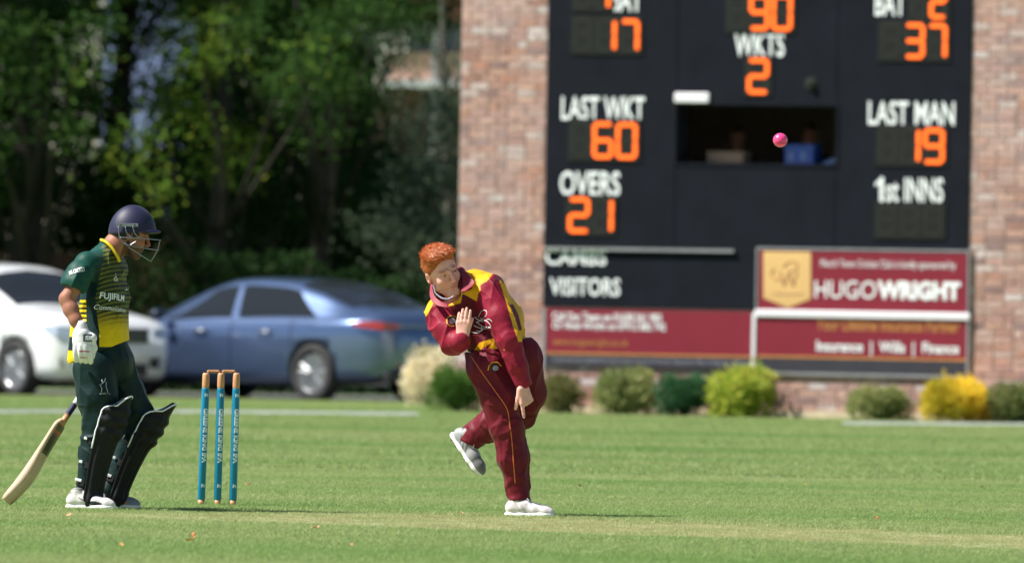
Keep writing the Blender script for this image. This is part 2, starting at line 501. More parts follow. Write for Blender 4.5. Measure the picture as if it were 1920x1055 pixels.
me = mesh_np('field', [(-400, -60, 0), (400, -60, 0), (400, 900, 0), (-400, 900, 0)], [(0, 1, 2, 3)])
tag(link('field', me, m_turf), kind='structure')
m_asph = mat('asphalt', (.055, .055, .058), .9, var=.3, scale=4, bump=.5, bscale=120, bdist=.006)
me = mesh_np('car_park', [(-60, 131.2, .006), (30, 131.2, .006), (30, 141, .006), (-60, 141, .006)], [(0, 1, 2, 3)])
tag(link('car_park', me, m_asph), kind='structure')
m_mulch = mat('bed soil', (.09, .065, .04), .95, var=.5, scale=6, bump=1, bscale=40, bdist=.02)

def strip(name, pts, w, m, z=.005):
    V = []; F = []
    for i, (x, y) in enumerate(pts): V += [(x, y - w / 2, z), (x, y + w / 2, z)]
    for i in range(len(pts) - 1): F.append((2 * i, 2 * i + 2, 2 * i + 3, 2 * i + 1))
    me = bpy.data.meshes.new(name); me.from_pydata(V, [], F); return tag(link(name, me, m), kind='structure')
def chalk():
    m, nt, b = node_mat('chalk line paint')
    b.inputs['Base Color'].default_value = (.86, .86, .85, 1); b.inputs['Roughness'].default_value = .9
    return m
m_chalk = chalk()

# grass blades: one tuft shape set out over the field by geometry nodes
def tuft(name, n, rad, hmin, hmax, w, seed):
    r = np.random.default_rng(seed); V = []; F = []
    for i in range(n):
        a = r.random() * 6.28; rr = rad * math.sqrt(r.random()); x, y = rr * math.cos(a), rr * math.sin(a)
        h = r.uniform(hmin, hmax); t = r.random() * 6.28; le = r.uniform(.3, 1.3) * h; b = r.random() * 6.28
        ww = w * r.uniform(.7, 1.3); cx, cy = math.cos(t) * ww / 2, math.sin(t) * ww / 2
        k = len(V); lx, ly = math.cos(b) * le, math.sin(b) * le
        V += [(x - cx, y - cy, 0), (x + cx, y + cy, 0), (x + lx * .4 + cx * .8, y + ly * .4 + cy * .8, h * .6), (x + lx * .4 - cx * .8, y + ly * .4 - cy * .8, h * .6), (x + lx, y + ly, h)]
        F += [(k, k + 1, k + 2, k + 3), (k + 3, k + 2, k + 4)]
    me = bpy.data.meshes.new(name); me.from_pydata(V, [], F); me.materials.append(m_blade)
    return me
def scatter(name, P, S, tuft_me):
    me = bpy.data.meshes.new(name); me.vertices.add(len(P)); me.vertices.foreach_set('co', np.asarray(P, np.float32).ravel())
    a = me.attributes.new('size', 'FLOAT', 'POINT'); a.data.foreach_set('value', np.asarray(S, np.float32))
    a = me.attributes.new('spin', 'FLOAT', 'POINT'); a.data.foreach_set('value', RNG.random(len(P)).astype(np.float32) * 6.28)
    o = link(name, me)
    src = bpy.data.objects.new('grass_tuft', tuft_me)            # only a source shape, not linked to the scene
    ng = bpy.data.node_groups.new(name, 'GeometryNodeTree')
    ng.interface.new_socket('Geometry', in_out='INPUT', socket_type='NodeSocketGeometry')
    ng.interface.new_socket('Geometry', in_out='OUTPUT', socket_type='NodeSocketGeometry')
    gi = ng.nodes.new('NodeGroupInput'); go = ng.nodes.new('NodeGroupOutput')
    oi = ng.nodes.new('GeometryNodeObjectInfo'); oi.inputs[0].default_value = src
    ip = ng.nodes.new('GeometryNodeInstanceOnPoints')
    s = ng.nodes.new('GeometryNodeInputNamedAttribute'); s.data_type = 'FLOAT'; s.inputs[0].default_value = 'size'
    t = ng.nodes.new('GeometryNodeInputNamedAttribute'); t.data_type = 'FLOAT'; t.inputs[0].default_value = 'spin'
    cx = ng.nodes.new('ShaderNodeCombineXYZ'); ng.links.new(t.outputs[0], cx.inputs[2])
    ng.links.new(gi.outputs[0], ip.inputs['Points']); ng.links.new(oi.outputs['Geometry'], ip.inputs['Instance'])
    ng.links.new(cx.outputs[0], ip.inputs['Rotation']); ng.links.new(s.outputs[0], ip.inputs['Scale'])
    ng.links.new(ip.outputs[0], go.inputs[0])
    md = o.modifiers.new('scatter', 'NODES'); md.node_group = ng
    return o
def on_pitch(P):
    X = P[:, 0] - .9; Y = P[:, 1] - 58.9
    return (abs(X * .69 + Y * .72) < 1.4) & (X * .72 - Y * .69 > -4)
def field_points(y0, y1, dens):
    A = 0; hw = lambda y: .0455 * y + 2.2
    n = int(dens * (y1 - y0) * 2 * hw((y0 + y1) / 2))
    y = y0 + (y1 - y0) * RNG.random(n); x = (RNG.random(n) * 2 - 1) * hw(y)
    return np.stack([x, y, np.zeros(n)], 1)
P = field_points(48, 78, 260); S = RNG.uniform(.7, 1.25, len(P))
S *= 1 + .25 * vnoise(P, .9); pm = on_pitch(P); S[pm] *= .55
tag(scatter('grass', P, S, tuft('grass_tuft', 42, .075, .007, .021, .0028, 1)), 'short mown grass of the cricket outfield and strip', 'grass', kind='stuff')
P = field_points(78, 131.2, 85)
hidx = (P[:, 1] < 121.3 - .466 * (P[:, 0] - 0)) | (P[:, 0] < -.65)
P = P[hidx]
BL1 = [(-60, 110.6), (0, 111), (150, 112.6), (300, 114), (450, 114.9), (640, 115.6), (790, 116.2)]; BL2 = [(1585, 114.2), (1700, 114.9), (1800, 115.4), (1900, 116), (2000, 116.6)]
for bl in (BL1, BL2):
    q = [(gx(a, b), b) for a, b in bl]; yy = np.interp(P[:, 0], [a for a, b in q], [b for a, b in q], left=-99, right=-99); P = P[abs(P[:, 1] - yy) > .24]
S = RNG.uniform(.8, 1.4, len(P))
tag(scatter('far_grass', P, S, tuft('far_grass_tuft', 26, .14, .012, .03, .009, 2)), 'mown grass of the far outfield out to the brick building and cars', 'grass', kind='stuff')
# white boundary line: painted blades and ground
def line_pts(a):
    return [(gx(px, Y), Y) for px, Y in a]
def boundary(pts):
    V = []; F = []
    for i in range(len(pts) - 1):
        (x0, y0), (x1, y1) = pts[i], pts[i + 1]
        for _ in range(int(2200 * math.hypot(x1 - x0, y1 - y0))):
            t = random.random(); x = x0 + (x1 - x0) * t; y = y0 + (y1 - y0) * t + random.uniform(-.19, .19)
            h = random.uniform(.03, .052); k = len(V); d = random.uniform(-.012, .012)
            V += [(x - .006, y, .001), (x + .006, y, .001), (x + d, y, h)]; F.append((k, k + 1, k + 2))
    n = len(V)
    for (x, y) in pts: V += [(x, y - .2, .006), (x, y + .2, .006)]
    for i in range(len(pts) - 1): F.append((n + 2 * i, n + 2 * i + 2, n + 2 * i + 3, n + 2 * i + 1))
    me = bpy.data.meshes.new('boundary_line'); me.from_pydata(V, [], F)
    return tag(link('boundary_line', me, m_chalk), kind='structure')
boundary(line_pts(BL1)); boundary(line_pts(BL2))

# ------------------------------------------------------------------ brick building
YAW = math.radians(25)
ua = Vector((math.cos(YAW), -math.sin(YAW), 0)); na = Vector((-math.sin(YAW), -math.cos(YAW), 0))   # along the wall / out of it
W0 = Vector((gx(1480, 120), 120, 0))
MW = Matrix(((ua.x, -na.x, 0, W0.x), (ua.y, -na.y, 0, W0.y), (0, 0, 1, 0), (0, 0, 0, 1)))   # local x along, y into the wall, z up
def wp(px, py, out=0.0):
    """picture point -> (u, z) on the wall plane moved out by `out`"""
    d = ray(px, py); p0 = W0 + na * out - Vector((0, 0, CAMH))
    s = (p0.dot(na)) / d.dot(na); p = d * s + Vector((0, 0, CAMH)) - W0
    return p.dot(ua), p.z
def wrect(x0, y0, x1, y1, out=0.0):
    """picture rect (level on the wall) -> u0,u1,z0,z1"""
    a = wp(x0, (y0 + y1) / 2, out)[0]; b = wp(x1, (y0 + y1) / 2, out)[0]; xm = (x0 + x1) / 2
    return a, b, wp(xm, y1, out)[1], wp(xm, y0, out)[1]
UL = wp(857, 600)[0]; UR = 4.4; WTOP = 7.0
ou0, ou1, oz0, oz1 = wrect(1268, 198, 1568, 307)      # scorers' opening

m_mortar = mat('mortar', lin(206, 190, 182), .95, var=.12, scale=5, bump=.6, bscale=70, bdist=.004)
def brick_material():
    m, nt, b = node_mat('weathered bricks')
    oi = N(nt, 'ShaderNodeObjectInfo'); geo = N(nt, 'ShaderNodeNewGeometry')
    ad = N(nt, 'ShaderNodeMath', operation='ADD'); nt.links.new(oi.outputs['Random'], ad.inputs[0]); nt.links.new(geo.outputs['Random Per Island'], ad.inputs[1])
    fr = N(nt, 'ShaderNodeMath', operation='FRACT'); nt.links.new(ad.outputs[0], fr.inputs[0])
    r = ramp(nt, [(0, lin(168, 124, 110)), (.13, lin(186, 142, 126)), (.27, lin(176, 132, 122)), (.40, lin(196, 152, 132)), (.52, lin(158, 108, 94)), (.63, lin(192, 160, 150)),
                  (.73, lin(182, 122, 94)), (.81, lin(128, 96, 98)), (.90, lin(200, 186, 182)), (.955, lin(212, 204, 204))], 'CONSTANT')
    nt.links.new(fr.outputs[0], r.inputs[0])
    rc = mixc(nt, .34, r.outputs[0], lin(176, 144, 138))
    tc = N(nt, 'ShaderNodeTexCoord')
    no = N(nt, 'ShaderNodeTexNoise', i_Scale=14.0, i_Detail=6.0); nt.links.new(geo.outputs['Position'], no.inputs['Vector'])
    r2 = ramp(nt, [(.3, (.78, .76, .75)), (.6, (1.05, 1.05, 1.05)), (.75, (1.2, 1.22, 1.25))]); nt.links.new(no.outputs[0], r2.inputs[0])
    c = mixc(nt, 1.0, rc, r2.outputs[0], 'MULTIPLY')
    # pale weathering in the upper part of the wall, patchy
    n3 = N(nt, 'ShaderNodeTexNoise', i_Scale=.9, i_Detail=3.0); nt.links.new(geo.outputs['Position'], n3.inputs['Vector'])
    r3 = ramp(nt, [(.40, (.0, .0, .0)), (.68, (.38, .38, .38))]); nt.links.new(n3.outputs[0], r3.inputs[0])
    c = mixc(nt, r3.outputs[0], c, lin(200, 180, 180))
    nt.links.new(c, b.inputs['Base Color']); b.inputs['Roughness'].default_value = .9
    n4 = N(nt, 'ShaderNodeTexNoise', i_Scale=90.0, i_Detail=4.0); nt.links.new(geo.outputs['Position'], n4.inputs['Vector'])
    bp = N(nt, 'ShaderNodeBump', i_Strength=.5, i_Distance=.004); nt.links.new(n4.outputs[0], bp.inputs['Height']); nt.links.new(bp.outputs[0], b.inputs['Normal'])
    return m
m_brick = brick_material()
bld = empty('brick_building'); bld.matrix_world = MW
tag(bld, 'tall weathered red brick building end that carries the black cricket scoreboard', 'building')
DEP = 5.0; T = .22
mb = MB()
mb.box((UL, 0, 0), (ou0, T, WTOP)); mb.box((ou1, 0, 0), (UR, T, WTOP)); mb.box((ou0, 0, 0), (ou1, T, oz0)); mb.box((ou0, 0, oz1), (ou1, T, WTOP))
mb.box((UL, T, 0), (UL + T, DEP, WTOP)); mb.box((UR - T, T, 0), (UR, DEP, WTOP)); mb.box((UL + T, DEP - T, 0), (UR - T, DEP, WTOP))
wall = mb.build('wall', m_mortar, bld)
MB().box((UL + T, T, oz0 - .78), (UR - T, DEP - T, oz0 - .72)).build('upper_floor', M['dark'], bld)
mb = MB().prism([(UL - .2, WTOP), (UR + .2, WTOP), ((UL + UR) / 2, WTOP + 2.0)], -.15, DEP + .15)
mb.build('roof', mat('roof tiles', lin(110, 70, 58), .9, var=.3, scale=12), bld)
MB().box((UL - .02, -.035, 0), (UR, -.003, .10)).build('plinth', mat('plinth stone', lin(205, 188, 160), .9, var=.15), bld)
CH, BW_ = .0745, .222
bu0, bu1, bz0, bz1 = wrect(1021, 300, 1817, 690)
bz0 = wp(1420, 690)[1]; 
slots = []
nrow = int(5.35 / CH)
for r_ in range(1, nrow):
    z = .02 + r_ * CH; u = UL + (0 if r_ % 2 else -BW_ / 2); zc = z + CH / 2
    while u < 3.05:
        L = BW_ if random.random() < .80 else BW_ / 2
        a, b_ = max(u, UL), min(u + L, 3.2)
        if b_ - a > .05 and not (a > bu0 and b_ < bu1 and zc > bz0 + .05): slots.append((a, b_, z))
        u += L
def brick_geo(L, tw): 
    mb = MB(); g = .006
    o0 = [random.uniform(-.003, .003) for _ in range(4)]
    mb.add([(g, .02, g), (L - g, .02, g), (L - g, .02, CH - g), (g, .02, CH - g), (g, -.008, g), (L - g, -.008, g), (L - g, -.008, CH - g), (g, -.008, CH - g),
            (g + .004, -.012 + o0[0], g + .004), (L - g - .004, -.012 + o0[1], g + .004), (L - g - .004, -.012 + o0[2], CH - g - .004), (g + .004, -.012 + o0[3], CH - g - .004)],
           [(0, 1, 5, 4), (1, 2, 6, 5), (2, 3, 7, 6), (3, 0, 4, 7), (4, 5, 9, 8), (5, 6, 10, 9), (6, 7, 11, 10), (7, 4, 8, 11), (8, 9, 10, 11)])
    return mb
cache = {}
slots.sort(key=lambda s: -((s[1] - s[0]) * (1.0 if (s[0] > bu1 - .1 or s[1] < bu0 + .1 or s[2] < bz0) else .3) + random.uniform(0, .02)))
rest = MB()
for i, (a, b_, z) in enumerate(slots):
    L = round(b_ - a, 2)
    if i < 300:
        k = (L, random.randrange(3))
        if k not in cache: cache[k] = brick_geo(L, 0).mesh('brick'); cache[k].materials.append(m_brick)
        o = link('brick', cache[k], None, bld, (a, random.uniform(-.002, .003), z))
    else:
        g = brick_geo(b_ - a, 0); rest.add([(x + a, y, zz + z) for x, y, zz in g.v], g.f)
tag(rest.build('brickwork', m_brick, bld), kind='stuff')

# ------------------------------------------------------------------ scoreboard
sb = empty('scoreboard'); sb.matrix_world = MW
tag(sb, 'large black electronic cricket scoreboard with orange digits and white lettering', 'scoreboard')
BT = .03
BOT = wp(1200, 578, BT)[1]; TOPZ = 6.2
bL = wp(1020, 400, BT)[0]; bR = wp(1817, 400, BT)[0]
q0, q1, qz0, qz1 = wrect(1268, 198, 1568, 307, BT)
seamx = [bL, wp(1235, 400, BT)[0], q0 - .001, q1 + .001, wp(1598, 400, BT)[0], bR]
HUGT = wp(1500, 466, BT)[1]
def panel(u0, u1, z0, z1):
    MB().box((u0 + .003, -BT, z0 + .002), (u1 - .003, -.001, z1 - .002)).build('board_panel', M['black_paint'], sb, bevel=.004)
zm = wp(1400, 466, BT)[1]
panel(bL, q0, zm, TOPZ); panel(q1, bR, zm, TOPZ); panel(q0, q1, zm, qz0); panel(q0, q1, qz1, TOPZ)
panel(bL, wp(1418, 520, BT)[0], BOT, zm)
# thin frame round the opening
fr = MB()
for lo, hi in (((q0 - .03, 0, qz0 - .03), (q1 + .03, 0, qz0)), ((q0 - .03, 0, qz1), (q1 + .03, 0, qz1 + .03)), ((q0 - .03, 0, qz0), (q0, 0, qz1)), ((q1, 0, qz0), (q1 + .03, 0, qz1))):
    fr.box((lo[0], -BT - .010, lo[2]), (hi[0], -BT - .001, hi[2]))
fr.build('window_frame', M['black_paint'], sb)
ln = MB()
for lo, hi in (((q0 - .012, -BT, qz0), (q0 + .001, .30, qz1)), ((q1 - .001, -BT, qz0), (q1 + .012, .30, qz1)), ((q0, -BT + .002, qz1 - .001), (q1, .30, qz1 + .012))): ln.box(lo, hi)
ln.build('opening_lining', M['black_paint'], sb)  # black boxes added to darken the bright wall reveals of the opening
u0, u1, z0, z1 = wrect(1266, 174, 1331, 193, BT)
MB().box((u0, -BT - .03, z0), (u1, -BT - .001, z1)).build('white_box', M['white_pvc'], sb, bevel=.012)
u0, z0 = wp(1521, 158, BT)
MB().lathe([(.07, 0), (.07, .012), (.035, .02), (.03, .05)], 16, Matrix.Translation((u0, -BT - .001, z0)) @ Matrix.Rotation(math.radians(90), 4, 'X')).build('round_vent', M['led_off'], sb)
u0, z0 = wp(1022, 464, BT); u1, z1 = wp(1378, 470, BT)
MB().box((u0, -BT - .040, z0 - .022), (u1, -BT - .001, z0 + .008)).build('ledge', M['alu'], sb)

def wall_text(s, px0, py0, px1, py1, m, parent, out=BT, bold=.02, name='lettering', thick=.004):
    cx, cy = (px0 + px1) / 2, (py0 + py1) / 2
    u0 = wp(px0, cy, out)[0]; u1 = wp(px1, cy, out)[0]; z1 = wp(cx, py0, out)[1]; z0 = wp(cx, py1, out)[1]
    V, F = fit_text(s, u1 - u0, z1 - z0, bold)
    cu, cz = (u0 + u1) / 2, (z0 + z1) / 2
    me = bpy.data.meshes.new(name); me.from_pydata([(v[0] + cu, -out - thick, v[1] + cz) for v in V], [], F); me.update()
    return link(name, me, m, parent)
for s, r in (('BAT', (1146, -22, 1204, 22)), ('BAT', (1641, -14, 1698, 30)), ('WKTS', (1377, 61, 1471, 107)), ('LAST WKT', (1053, 181, 1209, 226)),
             ('LAST MAN', (1628, 190, 1790, 235)), ('OVERS', (1050, 321, 1163, 367)), ('st INNS', (1662, 333, 1769, 379)), ('VISITORS', (1031, 521, 1163, 554)), ('CAMBS', (1023, 466, 1137, 497))):
    wall_text(s, *r, M['white_letter'], sb, bold=.016)

pts1 = [wp(x, y, BT) for x, y in ((1651, 332), (1657, 332), (1657, 378), (1649.5, 378), (1649.5, 344), (1641, 350), (1641, 343), (1648, 338))]
MB().prism(pts1, -BT - .004, -BT - .001).build('lettering', M['white_letter'], sb)
SEG = {'0': 'abcdef', '1': 'bc', '2': 'abged', '3': 'abgcd', '4': 'fgbc', '5': 'afgcd', '6': 'afgecd', '7': 'abc', '8': 'abcdefg', '9': 'abfgcd', ' ': ''}
def seg_bar(p, q, t):
    p = Vector(p); q = Vector(q); d = (q - p).normalized(); n = Vector((-d.y, d.x)) * t; e = d * t * .7
    return [p - e * .3, p + n * .75 + e * .1, p + n + e * .8, q + n - e * .8, q + n * .75 - e * .1, q + e * .3, q - n * .75 - e * .1, q - n - e * .8, p - n + e * .8, p - n * .75 + e * .1]
def digit(ch, px0, py0, px1, py1, parent):
    out = BT + .012
    u0, z1 = wp(px0, py0, out); u1 = wp(px1, py0, out)[0]; z0 = wp(px0, py1, out)[1]
    t = .0235; a, b_ = u0 + t * 1.1, u1 - t * 1.1; lo, hi = z0 + t * 1.1, z1 - t * 1.1; mi = (lo + hi) / 2; g = .006
    pos = {'a': ((a + g, hi), (b_ - g, hi)), 'g': ((a + g, mi), (b_ - g, mi)), 'd': ((a + g, lo), (b_ - g, lo)), 'f': ((a, mi + g), (a, hi - g)), 'b': ((b_, mi + g), (b_, hi - g)),
           'e': ((a, lo + g), (a, mi - g)), 'c': ((b_, lo + g), (b_, mi - g))}
    on, off = MB(), MB()
    for k, (p, q) in pos.items():
        lit = k in SEG[ch]; poly = [(v.x, v.y) for v in seg_bar(p, q, t if lit else t * .85)]
        (on if lit else off).prism(poly, -out - (.006 if lit else .002), -out + .002)
    if off.v: off.build('unlit_digit', M['led_off'], parent)
    if on.v: on.build('lit_digit', M['led_on'], parent)
def display(slots_):
    x0 = min(s[1] for s in slots_) - 6; x1 = max(s[3] for s in slots_) + 6; y0 = min(s[2] for s in slots_) - 4; y1 = max(s[4] for s in slots_) + 5
    u0, u1, z0, z1 = wrect(x0, y0, x1, y1, BT)
    d = MB().box((u0, -BT - .011, z0), (u1, -BT - .001, z1)).build('digit_display', M['led_back'], sb, bevel=.003)
    for s in slots_: digit(*s, d)
display([(' ', 1076, 34, 1112, 97), ('1', 1119, 35, 1157, 98), ('7', 1163, 36, 1200, 99)])
display([(' ', 1078, -46, 1112, 18), ('4', 1116, -45, 1146, 19)])
display([(' ', 1366, -12, 1402, 55), ('9', 1405, -11, 1444, 58), ('0', 1447, -11, 1487, 59)])
display([('2', 1401, 109, 1443, 177)])
display([(' ', 1071, 227, 1108, 295), ('6', 1111, 228, 1151, 298), ('0', 1155, 229, 1196, 299)])
display([('2', 1065, 369, 1107, 437), (' ', 0, 0, 0, 0)][:1] + [('1', 1111, 370, 1151, 438)])
display([(' ', 1652, 43, 1690, 109), ('3', 1696, 43, 1735, 111), ('7', 1739, 44, 1777, 112)])
display([(' ', 1708, -30, 1740, 36), ('2', 1743, -30, 1777, 37)])
display([(' ', 1648, 238, 1684, 304), ('1', 1690, 239, 1727, 307), ('9', 1731, 240, 1772, 308)])
display([(' ', 1645, 384, 1682, 442), (' ', 1689, 385, 1725, 443), (' ', 1732, 386, 1769, 444)])

# ------------------------------------------------------------------ sponsor banners
def banner(name, label, px0, py0, px1, py1, parts):
    o = empty(name); o.matrix_world = MW; tag(o, label, 'banner', 'sponsor banners on the brick wall'); return o
def sheet(name, px0, py0, px1, py1, m, parent, out, th=.02, bev=0):
    cx = (px0 + px1) / 2
    u0 = wp(px0, py0, out)[0]; u1 = wp(px1, py0, out)[0]; z1 = wp(cx, py0, out)[1]; z0 = wp(cx, py1, out)[1]
    return MB().box((u0, -out, z0), (u1, -out + th, z1)).build(name, m, parent, bevel=bev)
b1 = banner('sponsor_banner', 'maroon banner with gold shield and large white HUGOWRIGHT lettering', 0, 0, 0, 0, 0)
sheet('banner_sheet', 1423, 470, 1814, 583, M['maroon_banner'], b1, .040, .07)
for r in ((1419, 466, 1818, 470), (1419, 583, 1818, 586)): sheet('frame_rail', *r, M['alu'], b1, .048, .08)
for r in ((1418, 466, 1421, 587), (1815, 469, 1818, 589)): sheet('frame_rail', *r, M['alu'], b1, .0485, .08)
sh = [wp(x, y,.045) for x, y in ((1431, 471), (1520, 472), (1520, 560), (1477, 577), (1431, 558))]
me = bpy.data.meshes.new('gold_shield'); me.from_pydata([(u, -.0435, z) for u, z in sh], [], [(4, 3, 2, 1, 0)]); shield = link('gold_shield', me, M['gold_panel'], b1)
wall_text('W', 1461, 510, 1497, 539, mat('bronze print', lin(150, 95, 60), .5), b1, .0435, -.004, 'monogram', .002)
for pts in ([(1452, 503), (1446, 512), (1452, 522), (1462, 524)], [(1468, 500), (1480, 490), (1494, 492), (1494, 502), (1480, 508)], [(1450, 548), (1478, 550), (1506, 549)]):
    P = [wp(x, y,.045) for x, y in spline(pts, 5)]
    MB().tube([(u, -.046, z) for u, z in P], .006, 5).build('flourish', M['gold_print'], b1)
wall_text('March Town Cricket Club is kindly sponsored by', 1539, 488, 1792, 506, M['white_letter'], b1, .0435, .0, 'sponsor_line', .002)
wall_text('HUGO', 1528, 526, 1643, 559, M['white_letter'], b1, .0435, .0, 'name_lettering', .002)
wall_text('WRIGHT', 1645, 527, 1801, 562, M['white_letter'], b1, .0435, .05, 'name_lettering', .002)
b2 = banner('sponsor_banner', 'maroon banner reading Insurance, Wills, Finance under a white rolled strip', 0, 0, 0, 0, 0)
sheet('banner_sheet', 1419, 592, 1813, 672, M['maroon_banner'], b2, .040, .07)
sheet('gold_band', 1419, 669, 1813, 673, M['gold_print'], b2, .0425, .07)
sheet('dark_band', 1419, 673, 1813, 700, M['dark_banner'], b2, .041, .07)
sheet('white_strip', 1415, 583, 1818, 597, M['white_pvc'], b2, .065, .03, .01)
sheet('edge_post', 1410, 587, 1417, 690, M['white_pvc'], b2, .055, .05, .006)
sheet('frame_rail', 1813, 600, 1817, 703, M['alu'], b2, .048, .08)
sheet('frame_rail', 1419, 700, 1813, 705, M['alu'], b2, .048, .08)
wall_text('Your Lifetime Insurance Partner', 1531, 598, 1799, 621, M['gold_print'], b2, .0425, .015, 'tagline', .002)
wall_text('Insurance  |  Wills  |  Finance', 1531, 640, 1798, 667, M['white_letter'], b2, .0425, .02, 'services_line', .002)
b3 = banner('sponsor_banner', 'plain maroon banner with two small white phone lines and gold web address', 0, 0, 0, 0, 0)
sheet('banner_sheet', 1024, 581, 1409, 664, M['maroon_banner'], b3, .040, .07)
sheet('gold_band', 1024, 663, 1409, 667, M['gold_print'], b3, .0425, .07)
sheet('dark_band', 1024, 667, 1409, 689, M['dark_banner'], b3, .041, .07)
sheet('frame_rail', 1018, 581, 1023, 690, M['alu'], b3, .048, .08)
wall_text('Call Our Team on 01638 561 983', 1036, 586, 1240, 602, M['white_letter'], b3, .0425, .02, 'phone_line', .002)
wall_text('Or Nigel Wright on 07912 882 742', 1036, 604, 1248, 622, M['white_letter'], b3, .0425, .02, 'phone_line', .002)
wall_text('www.hugowright.co.uk', 1037, 634, 1178, 652, M['gold_print'], b3, .0425, .0, 'web_address', .002)
wall_text('Authorised and regulated by the Financial Conduct Authority. Registered office in England and Wales', 1036, 672, 1402, 683, M['grey_print'], b3, .0425, .0, 'small_print', .002)
# ================================================================== PLANTS
def leaf_mat(name, cols, trans=.35, rough=.5, dark=1.0):
    m, nt, b = node_mat(name)
    geo = N(nt, 'ShaderNodeNewGeometry')
    st = [(i / max(1, len(cols) - 1), c) for i, c in enumerate(cols)]
    r = ramp(nt, st); nt.links.new(geo.outputs['Random Per Island'], r.inputs[0])
    no = N(nt, 'ShaderNodeTexNoise', i_Scale=1.2, i_Detail=3.0); nt.links.new(geo.outputs['Position'], no.inputs['Vector'])
    r2 = ramp(nt, [(.3, (.6, .65, .6)), (.7, (1.4, 1.3, 1.15))]); nt.links.new(no.outputs[0], r2.inputs[0])
    c = mixc(nt, 1.0, r.outputs[0], r2.outputs[0], 'MULTIPLY')
    nt.links.new(c, b.inputs['Base Color']); b.inputs['Roughness'].default_value = .75; b.inputs['Specular IOR Level'].default_value = .15
    tr = N(nt, 'ShaderNodeBsdfTranslucent'); nt.links.new(c, tr.inputs[0])
    ms = N(nt, 'ShaderNodeMixShader'); ms.inputs[0].default_value = trans
    nt.links.new(b.outputs[0], ms.inputs[1]); nt.links.new(tr.outputs[0], ms.inputs[2]); nt.links.new(ms.outputs[0], nt.nodes['Material Output'].inputs[0])
    return m
def leaves(name, P, L, Wd, m, parent=None, droop=.3, up=0.0, nrm=None, align=0.0):
    """P: leaf bases. every leaf is a small folded blade of 4 triangles' worth"""
    n = len(P); P = np.asarray(P)
    d = RNG.normal(size=(n, 3)); d[:, 2] = d[:, 2] * .7 - droop + up
    if nrm is not None: d = d * (1 - align) + nrm * align * 1.6
    d /= np.linalg.norm(d, axis=1)[:, None]
    s = np.cross(d, RNG.normal(size=(n, 3))); s /= np.linalg.norm(s, axis=1)[:, None]
    f = np.cross(d, s)
    ln = (L * RNG.uniform(.6, 1.3, n))[:, None]; w = (Wd * RNG.uniform(.7, 1.2, n))[:, None]
    a = P; b = P + d * ln * .5 + s * w * .5 + f * w * .15; c = P + d * ln - f * w * .1; e = P + d * ln * .5 - s * w * .5 + f * w * .15
    V = np.stack([a, b, c, e], 1).reshape(-1, 3); F = np.arange(4 * n).reshape(-1, 4)
    F = np.concatenate([F[:, [0, 1, 2]], F[:, [0, 2, 3]]])
    return link(name, mesh_np(name, V, F), m, parent)
def limb_pts(a, b, n=7, w=.25):
    a = np.array(a, float); b = np.array(b, float); out = []
    ph = RNG.normal(size=3)
    for t in np.linspace(0, 1, n):
        out.append(tuple(a + (b - a) * t + w * np.array([math.sin(3.1 * t + ph[0]) - math.sin(ph[0]), math.sin(2.7 * t + ph[1]) - math.sin(ph[1]), 0]) * .5))
    return out
m_bark = mat('tree bark', (.035, .03, .022), .95, var=.35, scale=7, bump=1, bscale=25, bdist=.03)
m_bark_pale = mat('pale bark', (.14, .13, .11), .95, var=.3, scale=7, bump=1, bscale=25, bdist=.03)
def tree(label, base, height, trunk_r, clusters, m, nleaf, L, Wd, bark=None, spread=.45, extra=(), group='trees behind the parked cars'):
    """clusters: (x,y,z,radius) centres of foliage masses"""
    o = empty('tree', base); tag(o, label, 'tree', group); bx, by, _ = base
    bark = bark or m_bark
    top = (RNG.normal() * .3, RNG.normal() * .3, height * .8)
    mb = MB(); tp = limb_pts((0, 0, -.1), top, 9, .3)
    mb.tube(tp, [trunk_r * (1.25 if i == 0 else 1) * (1 - .75 * i / 8) for i in range(9)], 10)
    mb.build('trunk', bark, o, smooth=True)
    lb = MB()
    for (x, y, z, r) in clusters:
        t = min(.95, max(.15, (z - .8) / (height * .8) * .8)); k = int(t * 8); s = tp[k]
        lp = limb_pts(s, (x - bx, y - by, z), 6, .25)
        lb.tube(lp, [max(.010, min(.05, trunk_r * .25) * (1 - .8 * i / 5)) for i in range(6)], 6)
    for e in extra: lb.tube([tuple(np.array(p) - np.array(base)) for p in e[0]], e[1], 6)
    if lb.v: lb.build('branches', bark, o, smooth=True)
    tot = sum(c[3] ** 2 for c in clusters); Ps = []
    for (x, y, z, r) in clusters:
        n = int(nleaf * r * r / tot); nb = max(4, int(n / 38))
        cen = RNG.normal(size=(nb, 3)); cen /= np.linalg.norm(cen, axis=1)[:, None]; cen *= (RNG.random(nb) ** .45)[:, None] * r
        cen[:, 2] *= .8
        pick = RNG.integers(0, nb, n); P = cen[pick] + RNG.normal(size=(n, 3)) * np.array([.42, .42, .30]) * spread
        Ps.append(P + np.array([x - bx, y - by, z]))
    P = np.concatenate(Ps)
    if 'zmin' in globals(): P = P[P[:, 2] > .05]
    leaves('crown', P, L, Wd, m, o)
    return o
zmin = 0
lm_shaded = leaf_mat('dark green leaves', [(.012, .038, .011), (.017, .050, .013), (.024, .066, .016), (.034, .084, .018)], .25)  # shaded foliage: part of the shade is put into this lower leaf colour
lm_mid = leaf_mat('mid green leaves', [(.022, .060, .013), (.030, .080, .016), (.044, .108, .021), (.066, .132, .022)], .3)
lm_sunlit = leaf_mat('bright green leaves', [(.07, .16, .02), (.11, .23, .03), (.17, .28, .04), (.24, .27, .035)], .4)  # sunlit clumps: part of the sunshine is put into this lighter leaf colour
lm_grey = leaf_mat('grey green leaves', [(.045, .080, .050), (.065, .100, .068), (.09, .125, .085)])
